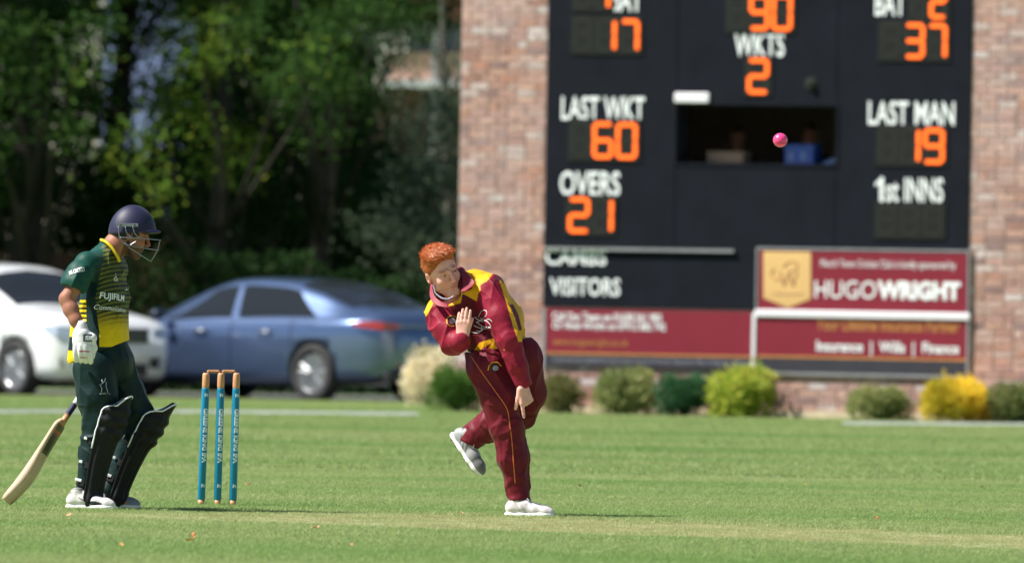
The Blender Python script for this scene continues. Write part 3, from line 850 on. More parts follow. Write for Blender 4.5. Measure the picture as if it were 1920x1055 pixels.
def pc(px, py, Y, r): p = at(px, py, Y); return (p.x, p.y, p.z, r)
def hi(x0, x1, y0, y1, z0, z1, n, r):      # crown masses above the picture
    return [(RNG.uniform(x0, x1), RNG.uniform(y0, y1), RNG.uniform(z0, z1), r * RNG.uniform(.8, 1.2)) for _ in range(n)]
# tree with bright hanging sprays, left
tree('ash tree with pale green hanging sprays behind the white car, at the left end', (gx(60, 147), 147, 0), 11, .26,
     [pc(20, 40, 145.5, .55), pc(95, 20, 145.5, .5), pc(35, 150, 145.5, .5), pc(175, 60, 145, .42), pc(170, 160, 145, .33), pc(105, 230, 145.5, .40), pc(30, 330, 146, .45), pc(150, 260, 145, .3), pc(-60, 100, 146, .8), pc(-70, 300, 146, .8), pc(180, 50, 142, .26), pc(150, 110, 141.5, .24), pc(35, 60, 142, .3), pc(20, 170, 141.5, .26), pc(80, 120, 142.4, .2), pc(110, 250, 141.8, .26), pc(-20, 260, 142, .3)]
     + hi(-8.5, -4.6, 145, 149, 5.2, 10.5, 16, 1.0), lm_mid, 36000, .105, .05)
tree('tree with bright yellow-green leaf tips just above the helmet of the batsman', (gx(392, 145), 145, 0), 10, .16,
     [pc(262, 262, 141, .30), pc(175, 130, 141.2, .16), pc(565, 105, 141, .16), pc(605, 85, 141.2, .12), pc(215, 300, 141.4, .2), pc(305, 335, 140.8, .22), pc(300, 365, 141, .12), pc(380, 250, 142, .16), pc(395, 120, 142.2, .2), pc(380, 180, 144.6, .5), pc(400, 60, 145, .6), pc(440, 300, 144.6, .5)]
     + hi(-5.4, -2.6, 145.5, 148, 5.3, 9.5, 9, .9), lm_sunlit, 14000, .10, .042)
tree('broad dark tree with twin low trunks behind the blue car', (gx(455, 150), 150, 0), 11, .3,
     [pc(470, 80, 149, .9), pc(420, 240, 149, .75), pc(540, 200, 149, .85), pc(600, 60, 148.5, .8), pc(640, 220, 149, .8), pc(520, 340, 149, .8), pc(640, 370, 149, .7), pc(660, 110, 149, .55), pc(430, 390, 149.5, .7), pc(350, 400, 149.5, .5), pc(720, 300, 149.5, .5)]
     + hi(-4.8, -1.6, 148, 152, 5.6, 11, 20, 1.1), lm_shaded, 64000, .11, .05,
     extra=[([(gx(455, 150) + .05, 150, 0), tuple(at(400, 430, 149.8)), tuple(at(385, 330, 149.6))], [.14, .1, .06]), ([(gx(455, 150) + .1, 150, 0), tuple(at(500, 440, 149.8)), tuple(at(560, 350, 149.6))], [.15, .11, .06])])
tree('tree with mid green crown spreading over the blue car roof beside the house', (gx(585, 146), 147, 0), 10, .18,
     [pc(570, 100, 141.6, .26), pc(545, 130, 141.2, .2), pc(640, 170, 141.8, .24), pc(600, 60, 142, .2), pc(520, 160, 142, .15), pc(470, 60, 142, .22), pc(610, 250, 142.2, .2), pc(680, 20, 141.8, .25), pc(770, 25, 142, .25), pc(620, 150, 144.5, .4), pc(540, 160, 144.5, .32), pc(650, 40, 144.5, .4), pc(570, 210, 145, .3), pc(720, 20, 145, .3), pc(690, 180, 145, .25), pc(480, 20, 144.8, .35), pc(650, 100, 145, .4)]
     + hi(-3.4, -.6, 145.5, 148, 5.6, 9.5, 9, .85), lm_mid, 26000, .105, .048,
     extra=[([tuple(at(676, 40, 145.2)), tuple(at(700, 58, 145)), tuple(at(722, 62, 144.9))], [.03, .03, .02]), ([tuple(at(555, -10, 145)), tuple(at(557, 20, 144.9)), tuple(at(562, 48, 144.8))], [.02, .02, .015])])
tree('grey-green loose tree next to the left edge of the brick wall', (gx(835, 143.5), 143.5, 0), 7.5, .09,
     [pc(742, 150, 143.5, .13), pc(790, 60, 143.5, .14), pc(852, 120, 143, .10), pc(730, 70, 143.5, .2), pc(820, 205, 142, .2), pc(820, 250, 142, .30), pc(790, 330, 142, .34), pc(840, 340, 142.4, .3), pc(765, 400, 142.2, .3), pc(830, 430, 142, .36), pc(852, 200, 142.6, .2), pc(740, 450, 142, .24), pc(790, 470, 141.6, .3), pc(700, 420, 142.4, .2)]
     + hi(-.9, .6, 143, 146, 5.6, 8.0, 4, .6), lm_grey, 8500, .11, .05, bark=m_bark_pale)
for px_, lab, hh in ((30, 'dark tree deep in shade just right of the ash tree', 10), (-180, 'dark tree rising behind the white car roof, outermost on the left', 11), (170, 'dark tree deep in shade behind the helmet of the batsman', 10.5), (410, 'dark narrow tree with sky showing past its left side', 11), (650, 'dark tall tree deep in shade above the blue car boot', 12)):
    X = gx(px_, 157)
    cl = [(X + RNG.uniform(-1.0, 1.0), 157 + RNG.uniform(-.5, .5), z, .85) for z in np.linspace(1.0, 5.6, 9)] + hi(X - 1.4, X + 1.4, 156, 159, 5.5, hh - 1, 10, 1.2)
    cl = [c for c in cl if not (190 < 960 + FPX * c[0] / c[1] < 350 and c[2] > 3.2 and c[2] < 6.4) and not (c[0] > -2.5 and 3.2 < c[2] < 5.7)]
    tree(lab, (X, 157, 0), hh, .22, cl, lm_shaded, 30000, .15, .08)

for i, (x, y) in enumerate(((-10.5, 144), (-12.5, 149.5), (-9.5, 152), (-15, 146))):  # out-of-view trees added only to shade the hedge and the trees behind the cars
    tree(['broad tree left of the picture beside the car park, the nearest of its row', 'broad tree left of the picture in the middle of its row', 'broad tree left of the picture close to the timber fence', 'broad tree furthest left of the car park'][i], (x, y, 0), 13, .3,
         hi(x - 2.4, x + 2.4, y - 1.2, y + 2.2, 4.0, 12.5, 26, 1.5), lm_shaded, 9000, .30, .17)
tree('thin-leaved tree with sky showing through its open crown', (gx(262, 159), 159, 0), 9, .05,
     [pc(245, 60, 158, .45), pc(262, 120, 158, .2), pc(315, 70, 158.2, .3), pc(300, 180, 158.4, .45), pc(290, 10, 158.4, .45), pc(225, 170, 158, .35)] + hi(-5.6, -4.8, 158, 160, 6, 8.6, 4, .6), lm_mid, 5200, .12, .06)
# hedge: dense dark screen at the back of the car park
def hedge(name, label, x0, x1, y, h, n, m, L, Wd, thick=1.2):
    o = empty(name, ((x0 + x1) / 2, y, 0)); tag(o, label, 'hedge')
    cx = (x0 + x1) / 2
    X = RNG.uniform(x0, x1, n); Z = RNG.random(n) ** .8; hh = h * (1 + .16 * vnoise(np.stack([X, X * 0, X * 0], 1), .9) + .1 * vnoise(np.stack([X, X * 0, X * 0], 1), 3.1))
    P = np.stack([X - cx, RNG.normal(size=n) * thick * .35, Z * hh], 1)
    leaves('foliage', P, L, Wd, m, o)
    st = MB()
    for i in range(int((x1 - x0) / .45)):
        x = x0 + .45 * i + RNG.uniform(-.1, .1) - cx
        st.tube([(x, 0, 0), (x + RNG.uniform(-.1, .1), 0, h * .5), (x + RNG.uniform(-.2, .2), 0, h * .85)], [.03, .025, .01], 5)
    st.build('stems', m_bark, o); return o
hedge('hedge', 'tall dark evergreen hedge closing the car park behind both cars', gx(-150, 153), gx(900, 153), 153.5, 3.1, 30000, lm_shaded, .12, .06)
hedge('hedge', 'low loose green undergrowth between the cars and the tall hedge', gx(180, 142), gx(880, 142), 143.4, 1.55, 13000, lm_shaded, .10, .045, .8)

# things glimpsed through the leaves
m_pale = mat('pale blue render', lin(178, 196, 240), .9, var=.14, scale=.8)
hb = empty('house', (gx(262, 196), 196, 0)); tag(hb, 'narrow low house whose blue-grey slate roof shows through the gap in the trees', 'house')  # invented house; its roof gives the gap a sky-like blue
MB().box((-.8, 2.6, 0), (.8, 8.6, 2.6)).build('wall', M['plaster'], hb)
m_sl = mat('blue grey slate', lin(88, 104, 136), .75, var=.3, scale=1.5)
for i in range(11):
    a, b = i / 11, (i + 1) / 11
    MB().add([(-.85, 2.2 + 3.4 * a, 2.5 + 4.4 * a + .03), (.85, 2.2 + 3.4 * a, 2.5 + 4.4 * a + .03), (.85, 2.2 + 3.4 * b, 2.5 + 4.4 * b), (-.85, 2.2 + 3.4 * b, 2.5 + 4.4 * b),
              (-.85, 2.2 + 3.4 * a, 2.5 + 4.4 * a - .03), (.85, 2.2 + 3.4 * a, 2.5 + 4.4 * a - .03), (.85, 2.2 + 3.4 * b, 2.5 + 4.4 * b - .06), (-.85, 2.2 + 3.4 * b, 2.5 + 4.4 * b - .06)],
             [(0, 1, 2, 3), (7, 6, 5, 4), (0, 4, 5, 1), (1, 5, 6, 2), (3, 2, 6, 7), (0, 3, 7, 4)]).build('slate_course', m_sl, hb)
MB().add([(-.8, 5.62, 6.8), (.8, 5.62, 6.8), (.8, 9.0, 2.5), (-.8, 9.0, 2.5), (-.8, 2.6, 2.55), (.8, 2.6, 2.55)], [(0, 3, 2, 1), (0, 4, 3), (1, 2, 5)]).build('roof_back', m_sl, hb)
hs = empty('house', (gx(790, 185), 185, 0)); tag(hs, 'pinkish house with white fascia board seen between the trees and the brick wall', 'house')
s185 = FPX / 185
zf = at(800, 150, 185).z; zt = at(800, 98, 185).z; z2 = at(800, 40, 185).z
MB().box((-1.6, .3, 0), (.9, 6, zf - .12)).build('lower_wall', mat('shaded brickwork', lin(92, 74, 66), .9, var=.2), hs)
MB().box((-.62, 0, zf), (.9, 6, zt)).build('upper_wall', mat('pink plaster', lin(196, 160, 140), .9, var=.15, scale=3), hs)
MB().box((-.75, -.15, zf - .12), (.95, 0, zf - .003)).build('fascia', M['white_pvc'], hs)
MB().box((-.3, .1, zt + .02), (.95, 6, z2)).build('dormer', mat('lead cladding', lin(92, 96, 112), .6), hs)
MB().tube([(.16, -.06, 0), (.16, -.06, z2)], .05, 8).build('drainpipe', M['alu'], hs)
MB().prism([(-1.9, z2), (1.2, z2), (-.3, z2 + 1.6)], -.1, 6.1).build('roof', mat('brown roof', lin(120, 84, 70), .9), hs)
# dull timber fence panel behind, lower left
fn = empty('fence', (gx(120, 150.5), 150.5, 0)); tag(fn, 'shaded brown timber fence between the hedge and the white car', 'fence')
m_f = mat('fence timber', lin(96, 76, 60), .9, var=.25)
bd = MB().box((-.055, -.01, 0), (.055, .01, 1.75)).mesh('board'); bd.materials.append(m_f)
for i in range(44): link('board', bd, None, fn, (-3.2 + i * .125, random.uniform(-.006, .006), 0))
MB().box((-3.3, .012, .4), (2.4, .05, .5)).box((-3.3, .012, 1.3), (2.4, .05, 1.4)).build('rail', m_f, fn)

# ------------------------------------------------------------------ bushes along the wall
def bush(label, px0, px1, pytop, Y, n, m, L, Wd, name='bush', lobes=9, up=.25, deep=None, flower=None):
    xc = gx((px0 + px1) / 2, Y); s = FPX / Y; w = (px1 - px0) / s / 2; h = at((px0 + px1) / 2, pytop, Y).z
    o = empty(name, (xc, Y, 0)); tag(o, label, name.replace('_', ' '), 'shrubs along the foot of the wall')
    cs = []; ry = min(w * .8, .42)
    for i in range(lobes):
        a = 2 * math.pi * i / lobes + RNG.uniform(-.3, .3); q = RNG.uniform(.25, .62)
        cs.append((w * q * math.cos(a), ry * q * math.sin(a), h * RNG.uniform(.38, .66), h * RNG.uniform(.26, .36)))
    cs += [(0, 0, h * .55, h * .45), (w * .5, 0, h * .35, h * .34), (-w * .5, 0, h * .35, h * .34)]
    P = []; Nn = []
    for (x, y, z, r) in cs:
        k = int(n / len(cs)); d = RNG.normal(size=(k, 3)); d /= np.linalg.norm(d, axis=1)[:, None]
        rr = r * (.72 + .33 * RNG.random(k)) * (1 + .30 * vnoise(d * 2.1 + x * 7, 1.0)) * np.where(RNG.random(k) < .07, RNG.uniform(1.1, 1.35, k), 1); sx = max(.8, w / h * .95)
        p = d * rr[:, None] * np.array([sx, 1, 1]) + np.array([x, y, z]); P.append(p); Nn.append(d)
    P = np.concatenate(P); Nn = np.concatenate(Nn); ok = (P[:, 2] > .01) & (abs(P[:, 0]) < w * 1.15) & (P[:, 2] < h * 1.15)
    leaves('foliage', P[ok], L, Wd, m, o, 0, up, Nn[ok], .5)
    # woody core that keeps the inside closed
    st = MB()
    for i in range(9):
        a = i * .7; st.tube([(0, 0, 0), (w * .4 * math.cos(a), ry * .4 * math.sin(a), h * .5), (w * .7 * math.cos(a), ry * .7 * math.sin(a), h * .75)], [.02, .012, .005], 5)
    st.build('stems', m_bark, o)
    return o
lm_cream = leaf_mat('cream flowers', [(.56, .52, .42), (.72, .68, .57), (.80, .78, .70), (.36, .36, .22)], .25)
lm_hebe = leaf_mat('fresh green shrub leaves', [(.09, .19, .04), (.13, .26, .05), (.17, .31, .07)], .3)
lm_olive = leaf_mat('olive shrub leaves', [(.20, .21, .08), (.32, .28, .11), (.22, .27, .12)], .3)
lm_varie = leaf_mat('pale variegated leaves', [(.20, .28, .08), (.30, .36, .14), (.50, .50, .28), (.22, .30, .09)], .35)
lm_conif = leaf_mat('deep green conifer sprays', [(.035, .12, .06), (.05, .15, .07), (.07, .18, .085)], .2)
lm_lime = leaf_mat('lime green leaves', [(.24, .36, .05), (.38, .46, .08), (.54, .56, .12), (.16, .30, .05)], .4)
lm_yell = leaf_mat('golden yellow foliage', [(.82, .58, .04), (.88, .68, .06), (.90, .76, .12), (.62, .54, .06)], .35)
lm_dull = leaf_mat('dull speckled leaves', [(.10, .16, .06), (.16, .21, .08), (.32, .32, .16)], .3)
bush('cream-flowered shrub beside the rear bumper of the blue car', 757, 862, 643, 127, 3600, lm_cream, .045, .03, 'shrub', 12)
bush('rounded fresh green shrub behind the elbow side of the bowler', 792, 930, 688, 120.7, 5200, lm_hebe, .045, .022, 'shrub', 12)
bush('sparse olive-brown shrub right of the trousers of the bowler', 1012, 1096, 700, 120.6, 1500, lm_olive, .06, .03, 'shrub', 7)
bush('pale variegated shrub left of the dark green conifer', 1108, 1245, 684, 120.3, 3800, lm_varie, .06, .03, 'shrub', 11)
bush('low dark green conifer bush between two paler shrubs', 1222, 1354, 700, 120.0, 5200, lm_conif, .05, .018, 'shrub', 11)
bush('lime green large-leaved shrub under the white banner post', 1330, 1450, 686, 119.75, 2400, lm_lime, .085, .045, 'shrub', 10)
bush('small pale green shrub left of the golden yellow one', 1582, 1728, 724, 119.1, 3400, lm_varie, .055, .028, 'shrub', 10)
bush('golden yellow shrub, brightest plant along the wall', 1712, 1878, 702, 118.8, 5600, lm_yell, .045, .028, 'shrub', 14)
bush('dull speckled green shrub at the right end of the wall', 1850, 1970, 712, 118.7, 3800, lm_dull, .05, .026, 'shrub', 11)

# fallen leaves on the turf
fl = [(128, 965, 'pale orange'), (362, 1004, 'orange'), (357, 1012, 'rusty'), (530, 989, 'pale tan'), (590, 989, 'buff'), (466, 907, 'cream'), (940, 961, 'tan'), (1088, 910, 'red-brown'), (866, 960, 'ochre'), (1528, 880, 'brown'), (1510, 908, 'orange-red'), (1507, 850, 'gold'), (1777, 972, 'pale cream'), (1643, 971, 'light orange'), (1616, 1048, 'bright tan'), (1842, 912, 'dark brown'), (660, 1020, 'dull brown'), (228, 1020, 'beige'), (636, 1018, 'yellow-brown')]
lc = [lin(235, 170, 130), lin(225, 150, 95), lin(200, 160, 90), lin(150, 95, 60)]
ms_ = [mat('fallen leaf colour', c, .8, var=.2) for c in lc]
lw = MB().add([(-.035, 0, 0), (-.01, -.02, .012), (.03, -.012, .004), (.045, 0, .018), (.02, .018, .01), (-.015, .016, .016)], [(0, 1, 2), (0, 2, 3), (0, 3, 4), (0, 4, 5)]).mesh('fallen_leaf')
for i, (x, y, nm) in enumerate(fl):
    d = ray(x, y); s = (CAMH - .018) / -d.z; p = Vector((0, 0, CAMH)) + d * s
    me = lw.copy(); me.materials.append(ms_[i % 4]); o = link('fallen_leaf', me, None, None, (p.x, p.y, .016))
    o.rotation_euler = (random.uniform(-.3, .5), random.uniform(-.4, .4), random.uniform(0, 6)); sc = random.uniform(.35, .7); o.scale = (sc,) * 3
    where = 'in front of the stumps' if 330 < x < 700 and y > 960 else 'beyond the stumps' if x < 700 and y < 960 else 'in front of the batsman' if x < 330 else 'on the outfield right of the bowler' if y < 930 else 'near the feet of the bowler' if x < 1100 else 'near the mown strip at right'
    tag(o, f'{nm} dry leaf fallen on the turf {where}', 'leaf', 'fallen leaves on the grass')
# ================================================================== CARS
def car_paint(name, col, metal, rough=.28):
    m = mat(name, col, rough, metal, var=.03, bump=0, coat=1.0); return m
m_glass = mat('tinted car glass', (.018, .022, .028), .05, 0, var=.02, bump=0, spec=.35)
m_tyre = mat('tyre rubber', (.03, .03, .032), .85, var=.2)
m_alloy = mat('alloy wheel', (.34, .35, .37), .3, .8, var=.08)
m_glass.node_tree.nodes['Principled BSDF'].inputs['IOR'].default_value = 1.22
m_trim = mat('black trim', (.015, .015, .017), .4, var=.1)
m_lampglass = mat('headlamp glass', (.55, .62, .72), .08, .3, var=.05, bump=0, coat=1)
m_red = mat('red lamp', (.42, .012, .02), .12, 0, var=.05, bump=0, coat=1)
def smooth1(x, n):
    for _ in range(n): x = np.concatenate([x[:1], (x[:-2] + 2 * x[1:-1] + x[2:]) / 4, x[-1:]])
    return x
def car(name, label, K, wheels, wr, half, paint, windows, group='cars parked beyond the boundary', doors=(-1.02, -.06, 1.10)):
    """K: table x, zbottom, zbelt, half width at belt, z top edge, half width top edge, z centre. +x is the front"""
    o = empty(name); tag(o, label, 'car', group)
    K = np.array(K, float); xs = np.linspace(K[0, 0], K[-1, 0], 150)
    cols = [np.interp(xs, K[:, 0], K[:, j]) for j in range(1, 7)]
    cols = [smooth1(c, 12) for c in cols]
    def ring(i):
        zb, zl, wl, zt, wt, zc = [c[i] for c in cols]
        mid = zb + (zl - zb) * .5
        pts = [(0, zb), (wl * .86, zb), (wl * .965, zb + .05), (wl * .99, zb + .16), (wl * 1.0, mid), (wl * 1.008, zb + (zl - zb) * .72), (wl * .995, zl - .09), (wl * .965, zl - .02), (wl * .93, zl)]
        for t in (.2, .4, .6, .8): pts.append((wl * .93 + (wt - wl * .93) * (t ** 1.15), zl + (zt - zl) * t))
        pts.append((wt, zt)); pts.append((wt * .86, zt + (zc - zt) * .45)); pts.append((wt * .55, zt + (zc - zt) * .85)); pts.append((0, zc))
        return pts
    R = [ring(i) for i in range(len(xs))]; n = len(R[0])
    V = []; F = []
    full = 2 * n - 2
    for i, r in enumerate(R):
        V += [(xs[i], y, z) for y, z in r]; V += [(xs[i], -y, z) for y, z in reversed(r[1:-1])]
    for i in range(len(R) - 1):
        for k in range(full):
            a = i * full + k; b = i * full + (k + 1) % full
            F.append((a, a + full, b + full, b))
    F.append(tuple(range(full))); F.append(tuple((len(R) - 1) * full + k for k in reversed(range(full))))
    me = bpy.data.meshes.new('body'); me.from_pydata(V, [], F); me.update(); me.polygons.foreach_set('use_smooth', [True] * len(me.polygons))
    body = link('body', me, paint, o)
    cut = MB()
    for wx in wheels:
        for sg in (1, -1):
            cut.lathe([(wr * 1.13, -.16), (wr * 1.13, .2)], 36, Matrix.Translation((wx, sg * (half - .08), wr)) @ Matrix.Rotation(math.radians(90), 4, 'X'))
    co = cut.build('cutter', M['dark']); bm_ = body.modifiers.new('b', 'BOOLEAN'); bm_.object = co; bm_.operation = 'DIFFERENCE'; bm_.solver = 'EXACT'
    bpy.context.view_layer.update()
    me2 = bpy.data.meshes.new_from_object(body.evaluated_get(bpy.context.evaluated_depsgraph_get()))
    body.modifiers.clear(); body.data = me2; me2.name = 'body'
    bpy.data.objects.remove(co)
    def surf(x, v, side, off):
        """point on the shell: v 0 at belt..1 at top edge, 1..2 over to the centre line"""
        i = float(np.interp(x, xs, np.arange(len(xs)))); i0 = int(min(i, len(xs) - 2)); f = i - i0
        c = [cc[i0] * (1 - f) + cc[i0 + 1] * f for cc in cols]; zb, zl, wl, zt, wt, zc = c
        if v <= 1:
            y = wl * .93 + (wt - wl * .93) * (max(v, 0) ** 1.15); z = zl + (zt - zl) * v
            nv = Vector((0, zt - zl + .05, wl * .93 - wt + .02)).normalized()
        else:
            t = v - 1; y = wt * (1 - t); z = zt + (zc - zt) * float(np.interp(t, [0, .14, .45, 1], [0, .45, .85, 1])); nv = Vector((0, .15 * (1 - t), 1)).normalized()
        e = .02; 
        return Vector((x, side * (y + nv.y * off), z + nv.z * off)), c
    def patch(nm, corners, side, m, off=.004, mirror=False, nu=14, nv_=8):
        """corners: (x,v) at lower rear, lower front, upper front, upper rear"""
        V = []; F = []
        (x0, v0), (x1, v1), (x2, v2), (x3, v3) = corners
        for a in range(nu + 1):
            s = a / nu
            for b in range(nv_ + 1):
                t = b / nv_
                x = (x0 * (1 - s) + x1 * s) * (1 - t) + (x3 * (1 - s) + x2 * s) * t; v = (v0 * (1 - s) + v1 * s) * (1 - t) + (v3 * (1 - s) + v2 * s) * t
                V.append(surf(x, v, side, off)[0])
        for a in range(nu):
            for b in range(nv_):
                k = a * (nv_ + 1) + b; F.append((k, k + nv_ + 1, k + nv_ + 2, k + 1))
        me = bpy.data.meshes.new(nm); me.from_pydata([tuple(p) for p in V], [], F); me.update(); me.polygons.foreach_set('use_smooth', [True] * len(me.polygons))
        return link(nm, me, m, o)
    for (nm, corners, kind) in windows:
        for sg in (1, -1):
            if kind == 'side': patch(nm, corners, sg, m_glass)
        if kind == 'across':      # windscreen or rear window, both halves in one sheet
            V = []; F = []; nu = 20; nv_ = 10; (xa, xb, xat, xbt) = corners   # bottom x at edge/centre, top x at edge/centre
            for a in range(nu + 1):
                s = -1 + 2 * a / nu; v = 2 - abs(s) * .97
                for b in range(nv_ + 1):
                    t = b / nv_; x = (xa * abs(s) + xb * (1 - abs(s))) * (1 - t) + (xat * abs(s) + xbt * (1 - abs(s))) * t
                    p, c = surf(x, v, 1 if s >= 0 else -1, .009); V.append(p)
            for a in range(nu):
                for b in range(nv_):
                    k = a * (nv_ + 1) + b; F.append((k, k + nv_ + 1, k + nv_ + 2, k + 1))
            me = bpy.data.meshes.new(nm); me.from_pydata([tuple(p) for p in V], [], F); me.update(); me.polygons.foreach_set('use_smooth', [True] * len(me.polygons))
            link(nm, me, m_glass, o)
    for dx in doors:
        r = ring(int(round((dx - xs[0]) / (xs[1] - xs[0]))))
        for sg in (1, -1): MB().tube([(dx, sg * (y + .001), z) for y, z in r[2:9]], .006, 5).build('door_gap', m_trim, o)
    for wx in wheels:
        for sg in (1, -1):
            w = empty('wheel', (wx, sg * (half - .10), wr)); w.parent = o
            Mx = Matrix.Rotation(math.radians(-90 * sg), 4, 'X')
            MB().lathe([(wr * .68, -.1), (wr * .93, -.11), (wr, -.08), (wr, .08), (wr * .93, .11), (wr * .70, .105), (wr * .66, .06)], 40, Mx).build('tyre', m_tyre, w, smooth=True)
            rim = MB(); rim.lathe([(wr * .70, .085), (wr * .66, .098), (wr * .62, .085), (wr * .60, -.02)], 40, Mx)
            rb = rim; 
            for k in range(10):
                an = 2 * math.pi * k / 10 + (.1 if k % 2 else -.1); ca, sa = math.cos(an), math.sin(an)
                p0 = Mx @ Vector((.05 * ca, .05 * sa, .075)); p1 = Mx @ Vector((wr * .64 * ca, wr * .64 * sa, .08))
                rb.tube([p0, p1], [.018, .013], 6)
            rb.lathe([(.07, .05), (.065, .085), (.03, .092)], 16, Mx); rb.build('rim', m_alloy, w)
            MB().lathe([(wr * .56, -.02), (wr * .56, 0), (.1, .01)], 24, Mx).build('brake_disc', m_trim, w)
    return o, surf, patch
# blue saloon, seen from its rear left quarter
K_blue = [(-2.43, .42, .80, .60, .82, .55, .84), (-2.36, .30, .90, .74, .94, .66, .98), (-2.2, .26, .96, .84, 1.02, .70, 1.07), (-1.9, .24, .97, .90, 1.06, .70, 1.13), (-1.72, .22, .96, .915, 1.10, .68, 1.17), (-1.3, .20, .95, .92, 1.24, .64, 1.32),
          (-.75, .19, .94, .92, 1.355, .61, 1.43), (-.2, .18, .93, .92, 1.385, .60, 1.452), (.25, .18, .92, .92, 1.36, .60, 1.435), (.6, .18, .91, .92, 1.26, .61, 1.35), (.95, .18, .90, .92, 1.12, .64, 1.20), (1.3, .19, .885, .915, .965, .68, 1.02),
          (1.6, .20, .86, .91, .90, .70, .955), (2.0, .21, .80, .88, .83, .66, .87), (2.25, .22, .70, .80, .74, .58, .79), (2.4, .26, .58, .64, .62, .45, .66), (2.44, .34, .52, .5, .54, .35, .56)]
bc, bsurf, bpatch = car('parked_car', 'slate blue saloon car parked facing left behind the stumps', K_blue, (-1.36, 1.47), .335, .92, car_paint('blue car paint', lin(92, 112, 148), .7),
    [('side_window', ((-1.62, .42), (-1.02, .06), (-.62, .93), (-1.15, .95)), 'none'),
     ('side_window', ((-1.38, .10), (-.12, .08), (-.02, .90), (-.92, .90)), 'side'), ('side_window', ((.0, .08), (1.04, .10), (.42, .88), (.06, .90)), 'side'),
     ('rear_window', (-1.78, -1.92, -.92, -.82), 'across'), ('windscreen', (1.22, 1.36, .48, .40), 'across')])
RT = math.radians(180 - 42)
bc.location = (gx(590, 132.1) , 132.1, 0); bc.rotation_euler = (0, 0, RT)
# put the near rear wheel at its place
Rz = Matrix.Rotation(RT, 3, 'Z')
def seat(carobj, local, px, Y, R):
    w = R @ Vector(local); carobj.location = (gx(px, Y) - w.x, Y - w.y, .0)
for sg in (1, -1):
    w = Rz @ Vector((-1.36, sg * .92, 0))
    if w.y < 0 or sg == 1: pass
near = 1 if (Rz @ Vector((0, 1, 0))).y < 0 else -1
seat(bc, (-1.36, near * .87, 0), 592, 131.9, Rz)
def onto(carobj, name, mb, m, smooth=False, bevel=0): return mb.build(name, m, carobj, smooth=smooth, bevel=bevel)
for sg in (1, -1):
    Mm = Matrix.Scale(sg, 4, (0, 1, 0))
    MB().add([Mm @ Vector(p) for p in ((-2.13, .905, .87), (-1.98, .925, .905), (-1.98, .925, .925), (-2.13, .905, .945), (-2.37, .80, .93), (-2.37, .80, .85), (-2.44, .56, .875), (-2.44, .56, .91))],
             [(0, 1, 2, 3), (0, 3, 4, 5), (5, 4, 7, 6)]).build('taillight', m_red, bc)
    for hx in (-.62, .42):
        MB().tube([Mm @ Vector((hx - .11, .935, .80)), Mm @ Vector((hx - .05, .962, .802)), Mm @ Vector((hx + .05, .962, .802)), Mm @ Vector((hx + .11, .935, .80))], .016, 6).build('door_handle', m_alloy, bc, smooth=True)
    MB().lathe([(.03, -.11), (.075, -.08), (.085, 0), (.075, .07), (.03, .1)], 14, Matrix.Translation((1.0, sg * 1.02, .985)) @ Matrix.Rotation(math.radians(90), 4, 'X') @ Matrix.Scale(.75, 4, (0, 1, 0))).build('wing_mirror', car_paint('blue mirror shell', lin(30, 40, 60), .3), bc, smooth=True)
    MB().box((-2.42, sg * .5 - .1, .42), (-2.36, sg * .5 + .1, .46)).build('rear_reflector', m_red, bc)
    MB().box((-1.38, sg * .935 - .004, .955), (1.05, sg * .935 + .004, .962)).build('window_trim', M['black_paint'], bc)
MB().box((-2.455, -.62, .885), (-2.435, .62, .90)).build('boot_strip', m_alloy, bc)
MB().box((-2.40, -.72, .24), (-2.2, .72, .36)).build('rear_diffuser', m_trim, bc, bevel=.02)
MB().box((-2.452, -.26, .56), (-2.425, .26, .67)).build('number_plate', mat('yellow plate', lin(215, 180, 70), .5), bc)
# white hatchback, seen from its front right quarter
K_white = [(-2.2, .5, .85, .6, .9, .5, .95), (-2.1, .30, .95, .78, 1.02, .62, 1.08), (-1.9, .22, 1.0, .86, 1.2, .64, 1.28), (-1.5, .20, 1.0, .895, 1.42, .62, 1.50), (-.8, .19, .99, .90, 1.47, .61, 1.55), (-.2, .19, .98, .90, 1.47, .61, 1.555), (.2, .19, .97, .90, 1.43, .66, 1.52), (.55, .19, .96, .90, 1.29, .70, 1.38),
           (.9, .19, .955, .90, 1.10, .66, 1.18), (1.15, .19, .96, .895, 1.02, .72, 1.07), (1.5, .20, .95, .885, .98, .72, 1.03), (1.85, .20, .90, .86, .93, .68, .97), (2.02, .20, .82, .82, .86, .64, .90), (2.12, .22, .70, .76, .74, .56, .77), (2.17, .27, .58, .66, .62, .5, .64)]
wc, wsurf, wpatch = car('parked_car', 'white hatchback parked behind the batsman, its nose towards the blue car', K_white, (-1.25, 1.35), .325, .90, car_paint('white car paint', (.78, .80, .82), 0, .3),
    [('side_window', ((-1.5, .08), (-.25, .08), (-.2, .88), (-1.35, .88)), 'side'), ('side_window', ((-.12, .08), (.78, .10), (.30, .86), (-.1, .88)), 'side'),
     ('rear_window', (-1.98, -2.05, -1.62, -1.6), 'across'), ('windscreen', (1.08, 1.16, .42, .34), 'across')])
RW = math.radians(-52)
Rw = Matrix.Rotation(RW, 3, 'Z')
seat(wc, (1.35, -.86, 0), 34, 132.0, Rw)
wc.rotation_euler = (0, 0, RW)
